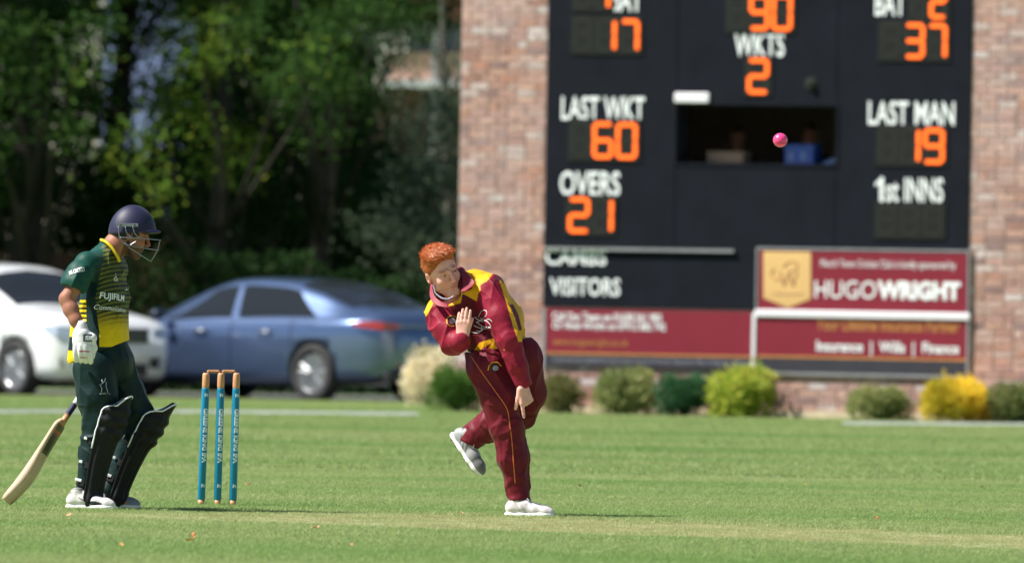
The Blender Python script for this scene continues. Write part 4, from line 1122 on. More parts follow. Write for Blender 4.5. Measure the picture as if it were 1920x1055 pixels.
for sg in (1, -1):
    Mm = Matrix.Scale(sg, 4, (0, 1, 0))
    MB().add([Mm @ Vector(p) for p in ((2.20, .48, .70), (2.20, .48, .80), (2.16, .62, .82), (2.05, .79, .83), (1.86, .87, .84), (1.86, .875, .80), (2.06, .81, .70), (2.165, .64, .68))],
             [(0, 7, 2, 1), (7, 6, 3, 2), (6, 5, 4, 3)]).build('headlight', m_lampglass, wc)
    MB().add([Mm @ Vector(p) for p in ((2.19, .45, .36), (2.17, .62, .35), (2.08, .77, .36), (2.08, .77, .47), (2.17, .62, .48), (2.19, .45, .47))], [(0, 1, 4, 5), (1, 2, 3, 4)]).build('fog_lamp', m_trim, wc)
    MB().lathe([(.03, -.02), (.055, .0), (.05, .02)], 12, Matrix.Translation((2.165, sg * .62, .415)) @ Matrix.Rotation(math.radians(90), 4, 'Y')).build('fog_lamp_lens', m_lampglass, wc)
    MB().lathe([(.02, -.10), (.055, -.07), (.06, 0), (.055, .06), (.02, .09)], 14, Matrix.Translation((.62, sg * .96, 1.02)) @ Matrix.Rotation(math.radians(90), 4, 'X')).build('wing_mirror', wc.children[0].data.materials[0], wc, smooth=True)
    for hx in (-.85, .1): MB().box((hx - .09, sg * .905 - .012, .83), (hx + .09, sg * .905 + .012, .855)).build('door_handle', m_alloy, wc, bevel=.008)
g = MB().box((2.15, -.42, .64), (2.195, .42, .80)).build('grille', m_trim, wc, bevel=.01)
for k in range(14): MB().box((2.196, -.40 + k * .06, .65), (2.204, -.392 + k * .06, .79)).build('grille_bar', m_alloy, g)
MB().box((2.15, -.43, .80), (2.20, .43, .815)).build('chrome_strip', m_alloy, wc)
MB().box((2.16, -.40, .26), (2.195, .40, .40)).build('lower_grille', m_trim, wc, bevel=.01)
MB().box((2.185, -.26, .46), (2.20, .26, .57)).build('number_plate', M['white_pvc'], wc)
# ================================================================== PEOPLE
YP = 62.0
def J(px, py, dy=0.0): return np.array(at(px, py, YP + dy))
def R_(px): return px / 344.0
def frame(F, U):
    F = np.array(F, float); F /= np.linalg.norm(F); U = np.array(U, float); U -= F * (U @ F); U /= np.linalg.norm(U)
    S = np.cross(U, F)          # the person's left
    return np.stack([F, S, U], 1)
SKIN_L = np.array(lin(236, 176, 162)); SKIN_B = np.array(lin(160, 108, 86))
def head_prims(s0, c, A, k=.012, jaw=1.0, sc=1.0):
    s = SDF(); _head(s, np.zeros(3), np.eye(3), k, jaw); c = np.array(c)
    for p in s.p:
        if p[0] == 'c': s0.cone(c + A @ (p[1] * sc), c + A @ (p[2] * sc), p[3] * sc, p[4] * sc, p[5] * sc, None, p[7])
        else: s0.ell(c + A @ (p[1] * sc), p[2] * sc, A, p[4] * sc, p[5])
def _head(s, c, A, k, jaw):
    L = lambda f, l, u: c + A @ np.array([f, l, u])
    s.ell(L(-.012, 0, .032), (.096, .076, .088), A, .02)
    s.ell(L(.030, 0, -.030), (.062, .060 * jaw, .080), A, .02)
    s.cone(L(.072, -.012, -.098), L(.072, .012, -.098), .020, .020, .02)
    for sg in (1, -1):
        s.cone(L(.005, sg * .052, -.055), L(.062, sg * .018, -.096), .020, .018, .02)
        s.ell(L(.062, sg * .036, -.022), (.026, .024, .024), A, .018)
        s.ell(L(.094, sg * .031, .010), (.016, .018, .011), A, .008, 's')
        s.cone(L(.087, sg * .014, .029), L(.078, sg * .045, .027), .0095, .008, .010)
        s.ell(L(.080, sg * .031, .010), (.0125, .0125, .0125), A, .002)
        s.ell(L(-.008, sg * .078, -.002), (.017, .009, .031), A, .006)
        s.ell(L(-.004, sg * .084, .0), (.008, .006, .017), A, .004, 's')
        s.ell(L(.103, sg * .010, -.030), (.011, .008, .008), A, .006)
    s.cone(L(.096, 0, .018), L(.115, 0, -.022), .008, .012, .010)
    s.cone(L(.085, -.021, -.058), L(.085, .021, -.058), .007, .007, .006); s.cone(L(.092, -.010, -.055), L(.092, .010, -.055), .0055, .0055, .006)
    s.cone(L(.087, -.014, -.067), L(.087, .014, -.067), .0070, .0070, .005)
def face_paint(V, col, c, A, skin, hair, brow, sc=1.0):
    q = (V - c) @ A / sc; f, l, u = q.T
    m = lambda a, b: np.exp(-((a) / b) ** 2)
    near = (np.linalg.norm(q, axis=1) < .17)
    col = col.copy()
    def blend(mask, cc, w=1.0):
        w_ = np.clip(mask * w, 0, 1)[:, None] * near[:, None]; return col * (1 - w_) + np.array(cc) * w_
    red = np.array(skin) * np.array([1.05, .74, .70])
    col = blend(m(np.abs(l) - .036, .018) * m(u + .022, .02) * (f > .04), red, .55)
    col = blend(m(l, .012) * m(u + .018, .016) * (f > .09), red, .6)
    col = blend(m(u + .0605, .0075) * m(l, .022) * (f > .07), np.array(skin) * np.array([.82, .42, .42]), .95)
    col = blend(m(u + .0620, .002) * m(l, .022) * (f > .07), np.array(skin) * .25, .7)
    for sg in (1, -1):
        col = blend(m(u - .030, .0055) * m(l - sg * .032, .018) * (f > .06), brow, .9)
        e = m(u - .010, .0058) * m(l - sg * .031, .0125) * (f > .07)
        col = blend(e, np.array(skin) * .38, .75)
        col = blend((m(u - .010, .0045) * m(l - sg * .031, .005) > .4) * (f > .07) * 1.0, (.02, .02, .025), .9)
    return col
def hand(s, w, along, pn, length=.185, curls=(0, 0, 0, 0), spread=.10, thumb=(.6, .5), side=1, k=.006):
    """w wrist, along finger direction, pn palm normal (fingers curl towards it), side=+1 thumb on +across"""
    a = np.array(along, float); a /= np.linalg.norm(a); pn = np.array(pn, float); pn -= a * (pn @ a); pn /= np.linalg.norm(pn); ac = np.cross(a, pn) * side
    P = length
    s.cone(w - a * .01, w + a * P * .12, .024, .026, .02, sq=(pn, .72))
    off = (.031, .011, -.010, -.029); ln = (.40, .44, .41, .33)
    for i in range(4):
        kn = w + a * P * (.50, .52, .50, .46)[i] + ac * off[i]
        s.cone(w + a * P * .12 + ac * off[i] * .5, kn, .0165, .0125, .012, sq=(pn, .85))
        d = a * math.cos(spread * (1.5 - i) * .6) + ac * math.sin(spread * (1.5 - i) * .6)
        p = kn; ang = 0; r = (.0098, .0102, .0098, .0088)[i]
        for j, fr in enumerate((.46, .30, .24)):
            ang += curls[i] * (.9, 1.0, .7)[j]
            dd = d * math.cos(ang) + pn * math.sin(ang); q = p + dd * P * ln[i] * fr
            s.cone(p, q, r * (1.05 - .08 * j), r * (.95 - .08 * j), .003 if j else .006); p = q
    t0 = w + a * P * .10 + ac * .022; d1 = (a * math.cos(thumb[0]) + ac * math.sin(thumb[0])) + pn * .25; d1 /= np.linalg.norm(d1)
    t1 = t0 + d1 * P * .26; d2 = d1 * math.cos(thumb[1]) + (a * .8 + pn * .6) * math.sin(thumb[1]); d2 /= np.linalg.norm(d2); t2 = t1 + d2 * P * .17; t3 = t2 + d2 * P * .13
    s.cone(t0, t1, .016, .0115, .012); s.cone(t1, t2, .0112, .0100, .004); s.cone(t2, t3, .0100, .0085, .003)
def surf_obj(name, s, m, parent, paint=None, disp=None, relax=1, keep=None):
    V, F = s.mesh(name, relax)
    n = vnormals(V, F)
    if disp is not None: V = V + n * disp(V, n)[:, None]; n = vnormals(V, F)
    me = mesh_np(name, V, F, True)
    if paint is not None: setcol(me, paint(V, n))
    o = link(name, me, m, parent)
    return o, V, F, n
def wrinkle(V, d, f, amp, off=0.0, an=.22, sharp=2.0):
    """long creases running along direction d (constant or one per vertex)"""
    d = np.array(d, float)
    if d.ndim == 1: d = np.tile(d / np.linalg.norm(d), (len(V), 1))
    al = (V * d).sum(1)[:, None]; Q = V - d * al * (1 - an)
    wp_ = np.stack([vnoise(V, f * .35, off=off + 3), vnoise(V, f * .35, off=off + 9), vnoise(V, f * .35, off=off + 17)], 1) * .5 / f
    n = vnoise(Q + wp_, f, off=off); r = np.clip(1 - np.abs(n) * 1.9, 0, 1) ** sharp
    return amp * (r - .25) + amp * .5 * vnoise(Q, f * .55, off=off + 31)
def folds(V, amp, f, st, off=0.0, axis=None):
    a = fbm(V, f, st, off, 2); return amp * (1 - 2.2 * np.abs(a))

# ------------------------------------------------------------------ shoes (built about their own heel, then placed)
def shoe(parent, heel, fwd, up, L=.295, dark=None, swoosh=None, stripes=None, spikes=False, tongue=True):
    e = empty('shoe'); e.parent = parent
    A = frame(fwd, up); Mx = Matrix([[*A[0], heel[0]], [*A[1], heel[1]], [*A[2], heel[2]], [0, 0, 0, 1]]); e.matrix_basis = Mx
    k = L / .295
    s = SDF(.004)
    s.chain([((.030 * k, 0, .050), .034), ((.10 * k, 0, .052), .036), ((.17 * k, 0, .040), .036), ((.235 * k, .004, .030), .034), ((.262 * k, .004, .026), .027)], .02)
    s.cone((.045 * k, 0, .05), (.060 * k, 0, .100), .034, .036, .02); s.cone((.10 * k, 0, .07), (.12 * k, 0, .078), .03, .024, .02)
    s.ell((.055 * k, 0, .128), (.034, .026, .030), None, .008, 's')
    s.cut((0, 0, .018), (0, 0, -1))
    sk = dark if dark is not None else lin(236, 232, 232)
    def paint(V, n):
        c = np.tile(np.array(sk), (len(V), 1)); x, y, z = V.T
        g = .9 + .1 * vnoise(V, 60)[:, None]; c = c * g
        if stripes is not None:
            for x0 in (.085, .112, .139):
                mk = (np.abs(x - (x0 - (z - .03) * .55)) < .0075) & (z > .026) & (z < .075) & (np.abs(y) > .018); c[mk] = stripes
        if spikes: c[x > .20] *= .45
        mk = (z > .085) & (x < .10 * k) & (n[:, 2] > .2); c[mk] *= .4
        if swoosh is not None:
            zz = .034 + .035 * np.clip((.19 - x) / .12, 0, 1) ** 2.2
            mk = (np.abs(z - zz) < .0028 + .010 * np.exp(-((x - .165) / .035) ** 2)) & (x > .07) & (x < .205) & (np.abs(y) > .018); c[mk] = swoosh
        return c
    surf_obj('upper', s, M['painted'], e, paint, relax=1)
    q = SDF(.004)
    q.chain([((.028 * k, 0, .014), .036), ((.10 * k, 0, .012), .034), ((.18 * k, .002, .012), .040), ((.235 * k, .004, .014), .038), ((.265 * k, .004, .018), .026)], .015, sq=((0, 0, 1), .62))
    q.cut((0, 0, .001), (0, 0, -1))
    def p2(V, n):
        c = np.tile(np.array(lin(240, 238, 238)), (len(V), 1)); mk = V[:, 2] < .006; c[mk] = lin(216, 160, 120) if not spikes else lin(60, 62, 50); return c
    surf_obj('sole', q, M['painted'], e, p2, relax=1)
    lb = MB()
    for i in range(5):
        x = (.115 + .021 * i) * k; z = .098 - .0115 * i
        lb.tube([(x, -.020, z - .012), (x + .004, -.008, z + .002), (x + .006, .008, z + .002), (x, .020, z - .012)], .0028, 5)
    lb.tube([(.115 * k, 0, .099), (.13 * k, .028, .10), (.145 * k, .032, .085)], .0025, 5); lb.tube([(.115 * k, 0, .099), (.135 * k, -.026, .102), (.15 * k, -.034, .08)], .0025, 5)
    lb.build('laces', mat('grey laces', lin(175, 176, 190), .8), e, smooth=True)
    if spikes:
        sb_ = MB()
        for (x, y) in ((.03, .02), (.03, -.02), (.07, .018), (.07, -.018), (.16, .025), (.16, -.02), (.2, .03), (.2, -.022), (.24, .018), (.24, -.014), (.12, 0), (.18, 0)):
            sb_.lathe([(.006, .003), (.005, -.004), (.002, -.010)], 7, Matrix.Translation((x * k, y, 0)))
        sb_.build('spikes', M['rubber'], e)
    return e

# ================================================================== BOWLER
bo = empty('person', (at(980, 969, 62).x, 62.0, 0)); 
tag(bo, 'red-haired bowler in maroon and yellow kit bent forward on one leg after releasing the ball', 'person')
def keepw(o):      # parents were set with identity transforms at the root: keep world coordinates
    o.matrix_parent_inverse = Matrix.Translation(-bo.location); return o
def own(parent_, *objs):
    for o in objs: o.matrix_parent_inverse = Matrix.Translation(-parent_.location)
HC = J(829, 510, -.02)
HA = frame((.46, -.86, -.16), (-.42, -.05, .90))
MAR = np.array(lin(140, 24, 50)); MARD = np.array(lin(103, 15, 33)); YEL = np.array(lin(236, 170, 20)); DMAR = np.array(lin(84, 16, 30))
HS = 1.10
s = SDF(.0036)
head_prims(s, HC, HA, sc=HS)
s.cone(HC + HA @ np.array([-.025, 0, -.04]), J(856, 562, .03), .054, .056, .02)
W1 = J(866, 632, -.19)
s.chain([(J(868, 570, .06), .07), (J(930, 640, .07), .08), (J(945, 672, .05), .10)], .02)
s.chain([(J(866, 565, .05), .06), (J(822, 588, -.02), .050), (J(850, 645, -.11), .040), (W1, .027)], .02)
s.chain([(J(866, 565, .05), .06), (J(918, 552, -.06), .055), (J(954, 637, -.16), .042), (J(979, 718, -.16), .026)], .02)
s.chain([(J(915, 690, -.03), .11), (J(948, 800, -.06), .062), (J(970, 925, -.04), .038), (J(985, 955, -.04), .035)], .02)
s.chain([(J(972, 690, .12), .11), (J(990, 748, .13), .070), (J(885, 818, .32), .040), (J(872, 838, .33), .035)], .02)
hand(s, W1, J(869, 600, -.2) - W1, (.15, .95, .1), .165, (.12, .08, .10, .16), .0, (.25, .0), side=-1)
W2 = J(980, 722, -.17)
hand(s, W2, J(993, 775, -.17) - W2, (-.35, .85, -.2), .19, (.10, 1.35, 1.45, 1.5), .03, (.42, .15), side=-1)
def pb(V, n):
    c = np.tile(SKIN_L, (len(V), 1)); c = face_paint(V, c, HC, HA, SKIN_L, None, lin(190, 110, 70), HS)
    c *= (1 + .06 * vnoise(V, 70) + .05 * vnoise(V, 22))[:, None]
    return c
o, *_ = surf_obj('body', s, M['skin'], bo, pb, relax=0); keepw(o)
# hair
s = SDF(.004); L = lambda f, l, u: HC + HA @ np.array([f, l, u]) * HS
hr = lambda *v: tuple(x * HS for x in v)
s.ell(L(-.018, 0, .044), hr(.097, .082, .085), HA, .01); s.ell(L(.040, -.018, .098), hr(.052, .056, .036), HA, .025); s.ell(L(.035, .025, .100), hr(.050, .050, .028), HA, .025); s.ell(L(-.02, 0, .100), hr(.072, .066, .040), HA, .03)
s.cut(L(.072, 0, .078), HA @ np.array([1.0, 0, -.75]))
s.cut(L(.0, 0, .004), HA @ np.array([.9, 0, -1.0]))
s.cut(L(-.10, 0, -.035), HA @ np.array([0, 0, -1.0]))
HCOL = np.array(lin(166, 86, 38))
def hdir(q):
    d = np.stack([.75 + q[:, 0] * 1, .55 + q[:, 1] * 2.5, np.where(q[:, 2] > .085, .05, -1.1) + 0 * q[:, 0]], 1); return d
def ph(V, n):
    q = (V - HC) @ HA; return (HCOL * (1 + .25 * vnoise(q, 220, (.25, 1.2, .5)) + .15 * vnoise(V, 40))[:, None]) * np.where(q[:, 2] < .05, .8, 1.0)[:, None]
m_hair = mat('hair', (1, 1, 1), .45, attr=True, bump=.5, bscale=220, bdist=.003)
o, HV, HF, Hn = surf_obj('hair', s, m_hair, bo, ph, lambda V, n: .0022 * fbm((V - HC) @ HA, 75, (.35, 1.2, .6)), relax=1); keepw(o)
st = MB(); ids = RNG.integers(0, len(HV), 5200); hq = (HV - HC) @ HA / HS; hd = hdir(hq)
for i in ids:
    q = hq[i]
    if q[2] < -.01: continue
    dd = hd[i] / np.linalg.norm(hd[i]); dd = dd - (Hn[i] @ HA) * (dd @ (Hn[i] @ HA)); topk = q[2] > .085
    d = HA @ (dd * 1.0 + (Hn[i] @ HA) * (.30 if topk else .10) + RNG.normal(size=3) * .17); d /= np.linalg.norm(d); l = RNG.uniform(.014, .030) if topk else RNG.uniform(.008, .015)
    t = np.cross(d, Hn[i] + RNG.normal(size=3) * .4); t /= np.linalg.norm(t); p = HV[i] - Hn[i] * .001
    m2 = p + d * l * .55 + Hn[i] * .001
    st.add([p - t * .0011, p + t * .0011, m2 + t * .0008, m2 - t * .0008, p + d * l - Hn[i] * .003], [(0, 1, 2, 3), (3, 2, 4)])
keepw(st.build('hair_strands', mat('hair strands', lin(192, 104, 52), .42, var=.35, scale=90), bo))
# shirt
s = SDF(.0034)
SLV = [(J(918, 550, -.06), R_(31)), (J(936, 595, -.13), R_(27)), (J(954, 637, -.165), R_(23.5)), (J(970, 685, -.165), R_(19)), (J(979, 714, -.16), R_(15.5))]
SLW = [(J(822, 588, -.02), R_(28)), (J(835, 620, -.09), R_(26)), (J(849, 643, -.12), R_(24)), (J(862, 640, -.17), R_(20)), (W1 + np.array([0, 0, -.01]), R_(15))]
s.cone(J(868, 565, .05), J(905, 562, .05), R_(46), R_(50), .03, sq=((0, 1, 0), .85))
s.cone(J(893, 575, .06), J(932, 612, .07), R_(50), R_(50), .03, sq=((0, 1, 0), .9)); s.cone(J(925, 605, .06), J(934, 642, .045), R_(50), R_(51), .02, sq=((0, 1, 0), 1.05))
s.cone(J(905, 560, .1), J(940, 600, .12), R_(42), R_(42), .03); s.cone(J(884, 590, .04), J(903, 640, .04), R_(36), R_(35), .03)
s.cone(J(868, 572, .04), J(826, 580, 0), R_(38), R_(28), .03); s.cone(J(888, 548, .02), J(915, 545, -.04), R_(44), R_(34), .03)
s.cut(J(908, 658, 0), (J(918, 700, 0) - J(908, 640, 0)))
s.chain(SLV, .018); s.chain(SLW, .018)
s.ell(J(846, 554, -.05), (.052, .095, .042), frame((.5, -.8, 0), (-.3, -.1, .9)), .01, 's')
def pshirt(V, n):
    x, y = to_px(V); c = np.tile(MAR, (len(V), 1))
    d1 = np.minimum.reduce([segdist(V, a[0], b[0])[0] - (a[1] + b[1]) / 2 for a, b in zip(SLV[:-1], SLV[1:])])
    d2 = np.minimum.reduce([segdist(V, a[0], b[0])[0] - (a[1] + b[1]) / 2 for a, b in zip(SLW[:-1], SLW[1:])])
    dt = segdist(V, J(880, 568, .06), J(935, 625, .07))[0]
    sl1 = (d1 < .006) & ((y > 560) | (dt > .175)) & ~inpoly(x, y, [(934, 520), (990, 560), (1000, 660), (966, 640), (950, 580)])
    sl1 |= inpoly(x, y, [(900, 545), (926, 510), (938, 532), (949, 566), (960, 605), (974, 660), (930, 650), (915, 600)])
    front = n[:, 1] < .35
    yl = inpoly(x, y, [(803, 535), (788, 575), (790, 596), (800, 592), (812, 570), (820, 545)]) | inpoly(x, y, [(856, 490), (920, 488), (930, 512), (900, 547), (896, 566), (882, 558), (866, 550), (886, 541)])
    yl |= inpoly(x, y, [(839, 575), (864, 568), (868, 545), (862, 545), (858, 560), (845, 566)])
    bk = inpoly(x, y, [(928, 498), (966, 535), (1000, 590), (995, 640), (972, 640), (957, 598), (944, 558), (934, 528)])
    bst = inpoly(x, y, [(955, 571), (962, 570), (972, 590), (979, 618), (973, 620), (966, 596)])
    st1 = inpoly(x, y, [(889, 656), (899, 642), (924, 634), (927, 621), (933, 621), (931, 637), (912, 648), (906, 657)]) | inpoly(x, y, [(912, 657), (924, 640), (937, 633), (940, 640), (929, 658)]) | inpoly(x, y, [(941, 657), (947, 643), (952, 645), (950, 657)])
    c[yl & front] = YEL
    c[(n[:, 1] > .35) & (dt < .3) & (d1 > .008) & (d2 > .008)] = YEL
    c[bk & ~sl1] = YEL; c[bst & ~sl1] = MARD
    c[st1 & (d1 > .0) & front] = YEL
    c[sl1] = MAR
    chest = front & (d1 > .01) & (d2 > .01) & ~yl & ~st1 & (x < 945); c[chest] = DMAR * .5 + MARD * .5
    return c * (1 + .04 * vnoise(V, 25))[:, None]
def dshirt(V, n):
    d1 = np.minimum.reduce([segdist(V, a[0], b[0])[0] for a, b in zip(SLV[:-1], SLV[1:])])
    w = np.exp(-(d1 / .1) ** 2)
    ax_ = (SLV[-1][0] - SLV[0][0]); ax_ /= np.linalg.norm(ax_); al = V @ ax_
    Q = np.stack([V[:, 0] - al * ax_[0] * .8, V[:, 1], V[:, 2] - al * ax_[2] * .8], 1)
    return w * wrinkle(V, ax_, 19, .011, 3, .16, 2) + w * wrinkle(V, (.5, 0, .8), 14, .006, 13, .25, 2) + (1 - w) * (wrinkle(V, (.75, .2, -.6), 12, .010, 9, .2, 2) + wrinkle(V, (.2, .1, .9), 9, .008, 19, .22, 2)) - .003
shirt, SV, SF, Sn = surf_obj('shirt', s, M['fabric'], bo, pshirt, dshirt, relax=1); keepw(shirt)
bvS = bvh_of(SV, SF)
# collar: two standing flaps and the neck band
def collar_piece(pts_in, pts_out, m, lift=.004):
    mb = MB(); a = spline(pts_in, 4); b = spline(pts_out, 4); n = len(a)
    V = list(a) + list(b); off = np.array([0, -.005, .004])
    V2 = [tuple(np.array(v) + off) for v in V]
    mb.add(V + V2, [(i, i + 1, n + i + 1, n + i) for i in range(n - 1)] + [(2 * n + i, 3 * n + i, 3 * n + i + 1, 2 * n + i + 1) for i in range(n - 1)] + [(i, 2 * n + i, 2 * n + i + 1, i + 1) for i in range(n - 1)] + [(n + i, n + i + 1, 3 * n + i + 1, 3 * n + i) for i in range(n - 1)])
    return mb
m_mar = mat('maroon cloth', tuple(MAR), .6, sheen=.05, var=.08, bump=.4)
m_yel = mat('yellow cloth', tuple(YEL), .6, sheen=.2)
col = collar_piece([J(863, 508, -.02), J(867, 522, -.07), J(868, 536, -.11), J(864, 548, -.15)], [J(868, 505, 0), J(880, 518, -.08), J(889, 532, -.13), J(872, 547, -.17)], m_mar)
c1 = col.build('collar', m_mar, bo); keepw(c1)
col = collar_piece([J(812, 532, .02), J(812, 548, -.06), J(820, 562, -.13), J(840, 572, -.17)], [J(807, 535, .02), J(806, 556, -.08), J(817, 572, -.15), J(838, 577, -.19)], m_mar)
keepw(col.build('collar', m_mar, bo))
keepw(MB().tube([J(x, y, d) for x, y, d in spline([(812, 531, .03), (818, 523, .07), (840, 512, .12), (862, 505, .06), (867, 508, -.01)], 4)], .016, 8).build('collar_band', m_mar, bo, smooth=True))
# necklace
nk = MB(); cp = spline([(814, 536, -.03), (816, 548, -.07), (824, 556, -.11), (832, 560, -.13), (842, 560, -.14), (850, 556, -.14)], 5)
for (x, y, d) in cp: nk.lathe([(.001, -.006), (.005, -.003), (.005, .003), (.001, .006)], 8, Matrix.Translation(Vector(J(x, y, d - .015))))
keepw(nk.build('necklace', M['steel'], bo, smooth=True))
# crest, lettering marks
def disc(name, px, py, r, bv, m, parent, keep, ring=None):
    V2 = []; F = []; n = 24
    if ring: 
        for k in range(n): V2 += [(math.cos(k * 2 * math.pi / n) * r, math.sin(k * 2 * math.pi / n) * r), (math.cos(k * 2 * math.pi / n) * ring, math.sin(k * 2 * math.pi / n) * ring)]
        F = [(2 * k, (2 * k + 2) % (2 * n), (2 * k + 3) % (2 * n), 2 * k + 1) for k in range(n)]
    else:
        V2 = [(0, 0)] + [(math.cos(k * 2 * math.pi / n) * r, math.sin(k * 2 * math.pi / n) * r) for k in range(n)]; F = [(0, 1 + k, 1 + (k + 1) % n) for k in range(n)]
    o = decal(name, V2, F, J(px, py, -.3), (0, -1, 0), (0, 0, 1), bv, m, parent, off=.004 if ring else .003); keep(o); return o
m_crest = mat('crest grey', lin(165, 165, 170), .5, var=.5, scale=120); m_dk = mat('dark print', lin(40, 30, 34), .5); m_or = mat('orange piping', lin(226, 120, 50), .5)
for (cx, cy, r, bv_, par) in ((847, 602, .030, bvS, bo),):
    disc('crest', cx, cy, r, bv_, m_dk, par, keepw); disc('crest_ring', cx, cy, r, bv_, m_yel, par, keepw, ring=r * .82); disc('crest_centre', cx + .5, cy, r * .55, bv_, m_crest, par, keepw).location.y -= .003
for pts in ([(897, 594), (903, 583), (911, 582), (912, 590), (902, 600), (893, 604)], [(890, 594), (898, 600), (908, 602), (916, 598), (923, 603)], [(893, 603), (906, 612), (920, 612), (914, 603), (900, 596)],
            [(888, 610), (905, 616), (921, 614)], [(893, 620), (903, 620), (903, 612)], [(884, 622), (896, 624), (905, 616)]):
    o = stitch('emblem_line', spline(pts, 5), .0017, bvS, M['white_letter'], bo, .001)
    if o: keepw(o)
# trousers
s = SDF(.0045)
TL1 = [(J(917, 690, -.03), R_(42)), (J(935, 745, -.05), R_(37)), (J(949, 800, -.06), R_(32)), (J(962, 860, -.05), R_(28.5)), (J(970, 912, -.04), R_(22.5)), (J(972, 934, -.04), R_(22))]
TL2 = [(J(972, 682, .10), R_(48)), (J(988, 738, .12), R_(40)), (J(972, 768, .17), R_(37)), (J(925, 795, .26), R_(31)), (J(888, 817, .32), R_(26)), (J(882, 821, .33), R_(25))]
s.cone(J(914, 655, .03), J(950, 652, .06), R_(40), R_(42), .03); s.cone(J(920, 668, .03), J(958, 672, .07), R_(48), R_(52), .03); s.ell(J(982, 672, .10), (R_(28), R_(40), R_(40)), None, .04)
s.chain(TL1, .02); s.chain(TL2, .02)
s.cut(J(910, 653, 0), (J(900, 600, 0) - J(912, 655, 0)))
s.cut(J(972, 937, 0), (0, 0, -1))
def dtr(V, n):
    dk = np.exp(-(np.linalg.norm(V - J(948, 790, -.06), axis=1) / .12) ** 2); da = np.exp(-(np.linalg.norm(V - J(972, 920, -.04), axis=1) / .11) ** 2); db = np.exp(-(np.linalg.norm(V - J(905, 808, .28), axis=1) / .18) ** 2)
    rest_ = np.clip(1 - dk - da - db, .25, 1)
    o = rest_ * (wrinkle(V, (.45, 0, -.9), 9, .014, 21, .18, 2.2) + wrinkle(V, (.1, 0, -1), 17, .006, 5, .2, 2))
    o += dk * wrinkle(V, (.9, .1, .45), 17, .015, 27, .22, 2) + da * wrinkle(V, (.85, .2, .4), 19, .014, 33, .25, 2) + db * (wrinkle(V, (.75, .1, -.65), 13, .014, 41, .22, 2) + wrinkle(V, (.6, 0, .8), 20, .006, 47, .3, 2))
    top_ = np.clip((1.06 - V[:, 2]) / .12, 0, 1)
    return o * top_ - .004
tro, TV, TF, Tn = surf_obj('trousers', s, M['fabric'], bo, lambda V, n: MARD * (1 + .05 * vnoise(V, 20))[:, None], dtr, relax=1); keepw(tro)
bvT = bvh_of(TV, TF)
o = stitch('piping', spline([(884, 668), (905, 700), (930, 735), (950, 765), (955, 790), (960, 830), (963, 870), (966, 905)], 6), .0028, bvT, m_or, bo)
if o: keepw(o)
disc('trouser_crest', 928, 689, .022, bvT, m_dk, bo, keepw); disc('trouser_crest_centre', 929, 690, .015, bvT, m_crest, bo, keepw).location.y -= .002
o = stitch('trouser_crest_arc', [(915, 694), (917, 685), (924, 679), (933, 679), (940, 686)], .003, bvT, m_yel, bo, .002)
if o: keepw(o)
WHT = lin(236, 228, 228)
h1 = np.array(at(951, 962, 61.95)); h1[2] = .0
e = shoe(bo, (h1[0] - .005, h1[1], .002), (.97, -.22, 0), (0, 0, 1), .27, dark=lin(238, 226, 224), stripes=lin(205, 195, 196)); own(bo, e)
h2 = J(845, 815, .36)
fw = J(899, 893, .28) - h2; e = shoe(bo, h2, fw, (.75, -.45, .45), .30, dark=lin(172, 172, 174), stripes=lin(110, 112, 112), spikes=True); own(bo, e)
keepw(MB().tube([J(884, 822, .33), J(876, 826, .335), J(868, 832, .34)], [.030, .032, .032], 12).build('sock', M['white_letter'], bo, smooth=True))
keepw(MB().tube([J(972, 928, -.04), J(974, 942, -.04), J(976, 950, -.045)], [.040, .042, .04], 12).build('sock', mat('grey sock', lin(175, 170, 176), .9), bo, smooth=True))

# ================================================================== BATSMAN
ba = empty('person', (at(180, 955, 62).x, 62.0, 0))
tag(ba, 'batsman in dark green and yellow kit with navy helmet and black pads beside the stumps', 'person')
def keepb(o): o.matrix_parent_inverse = Matrix.Translation(-ba.location); return o
BC = J(243, 440, 0); BAx = frame((.93, .14, -.28), (.25, 0, .95))
s = SDF(.004)
head_prims(s, BC, BAx)
s.cone(BC + BAx @ np.array([-.035, 0, -.02]), J(208, 480, .0), .056, .056, .03); s.cone(J(214, 458, -.01), J(206, 474, -.0), .058, .056, .03)
s.chain([(J(200, 510, .02), .08), (J(195, 600, .02), .09), (J(190, 660, .02), .12)], .03)
ARM = [(J(166, 500, -.14), R_(14)), (J(147, 528, -.21), R_(15)), (J(125, 560, -.22), R_(14))]
FOR = [(J(125, 560, -.22), R_(14)), (J(133, 580, -.24), R_(14.2)), (J(142, 600, -.26), R_(12)), (J(151, 618, -.27), R_(9.5))]
s.chain([(J(198, 504, .02), .07)] + ARM, .015); s.chain(FOR, .015)
FA = [(J(214, 503, .20), R_(18)), (J(196, 570, .28), R_(14)), (J(176, 640, .30), R_(11)), (J(172, 668, .30), R_(9))]
s.chain([(J(198, 500, .02), .08)] + FA, .02)
s.chain([(J(178, 690, -.06), .10), (J(190, 785, -.08), .06), (J(160, 925, -.08), .040), (J(168, 940, -.09), .035)], .02)
s.chain([(J(205, 690, .12), .10), (J(262, 778, .14), .06), (J(210, 912, .14), .040), (J(216, 930, .14), .035)], .02)
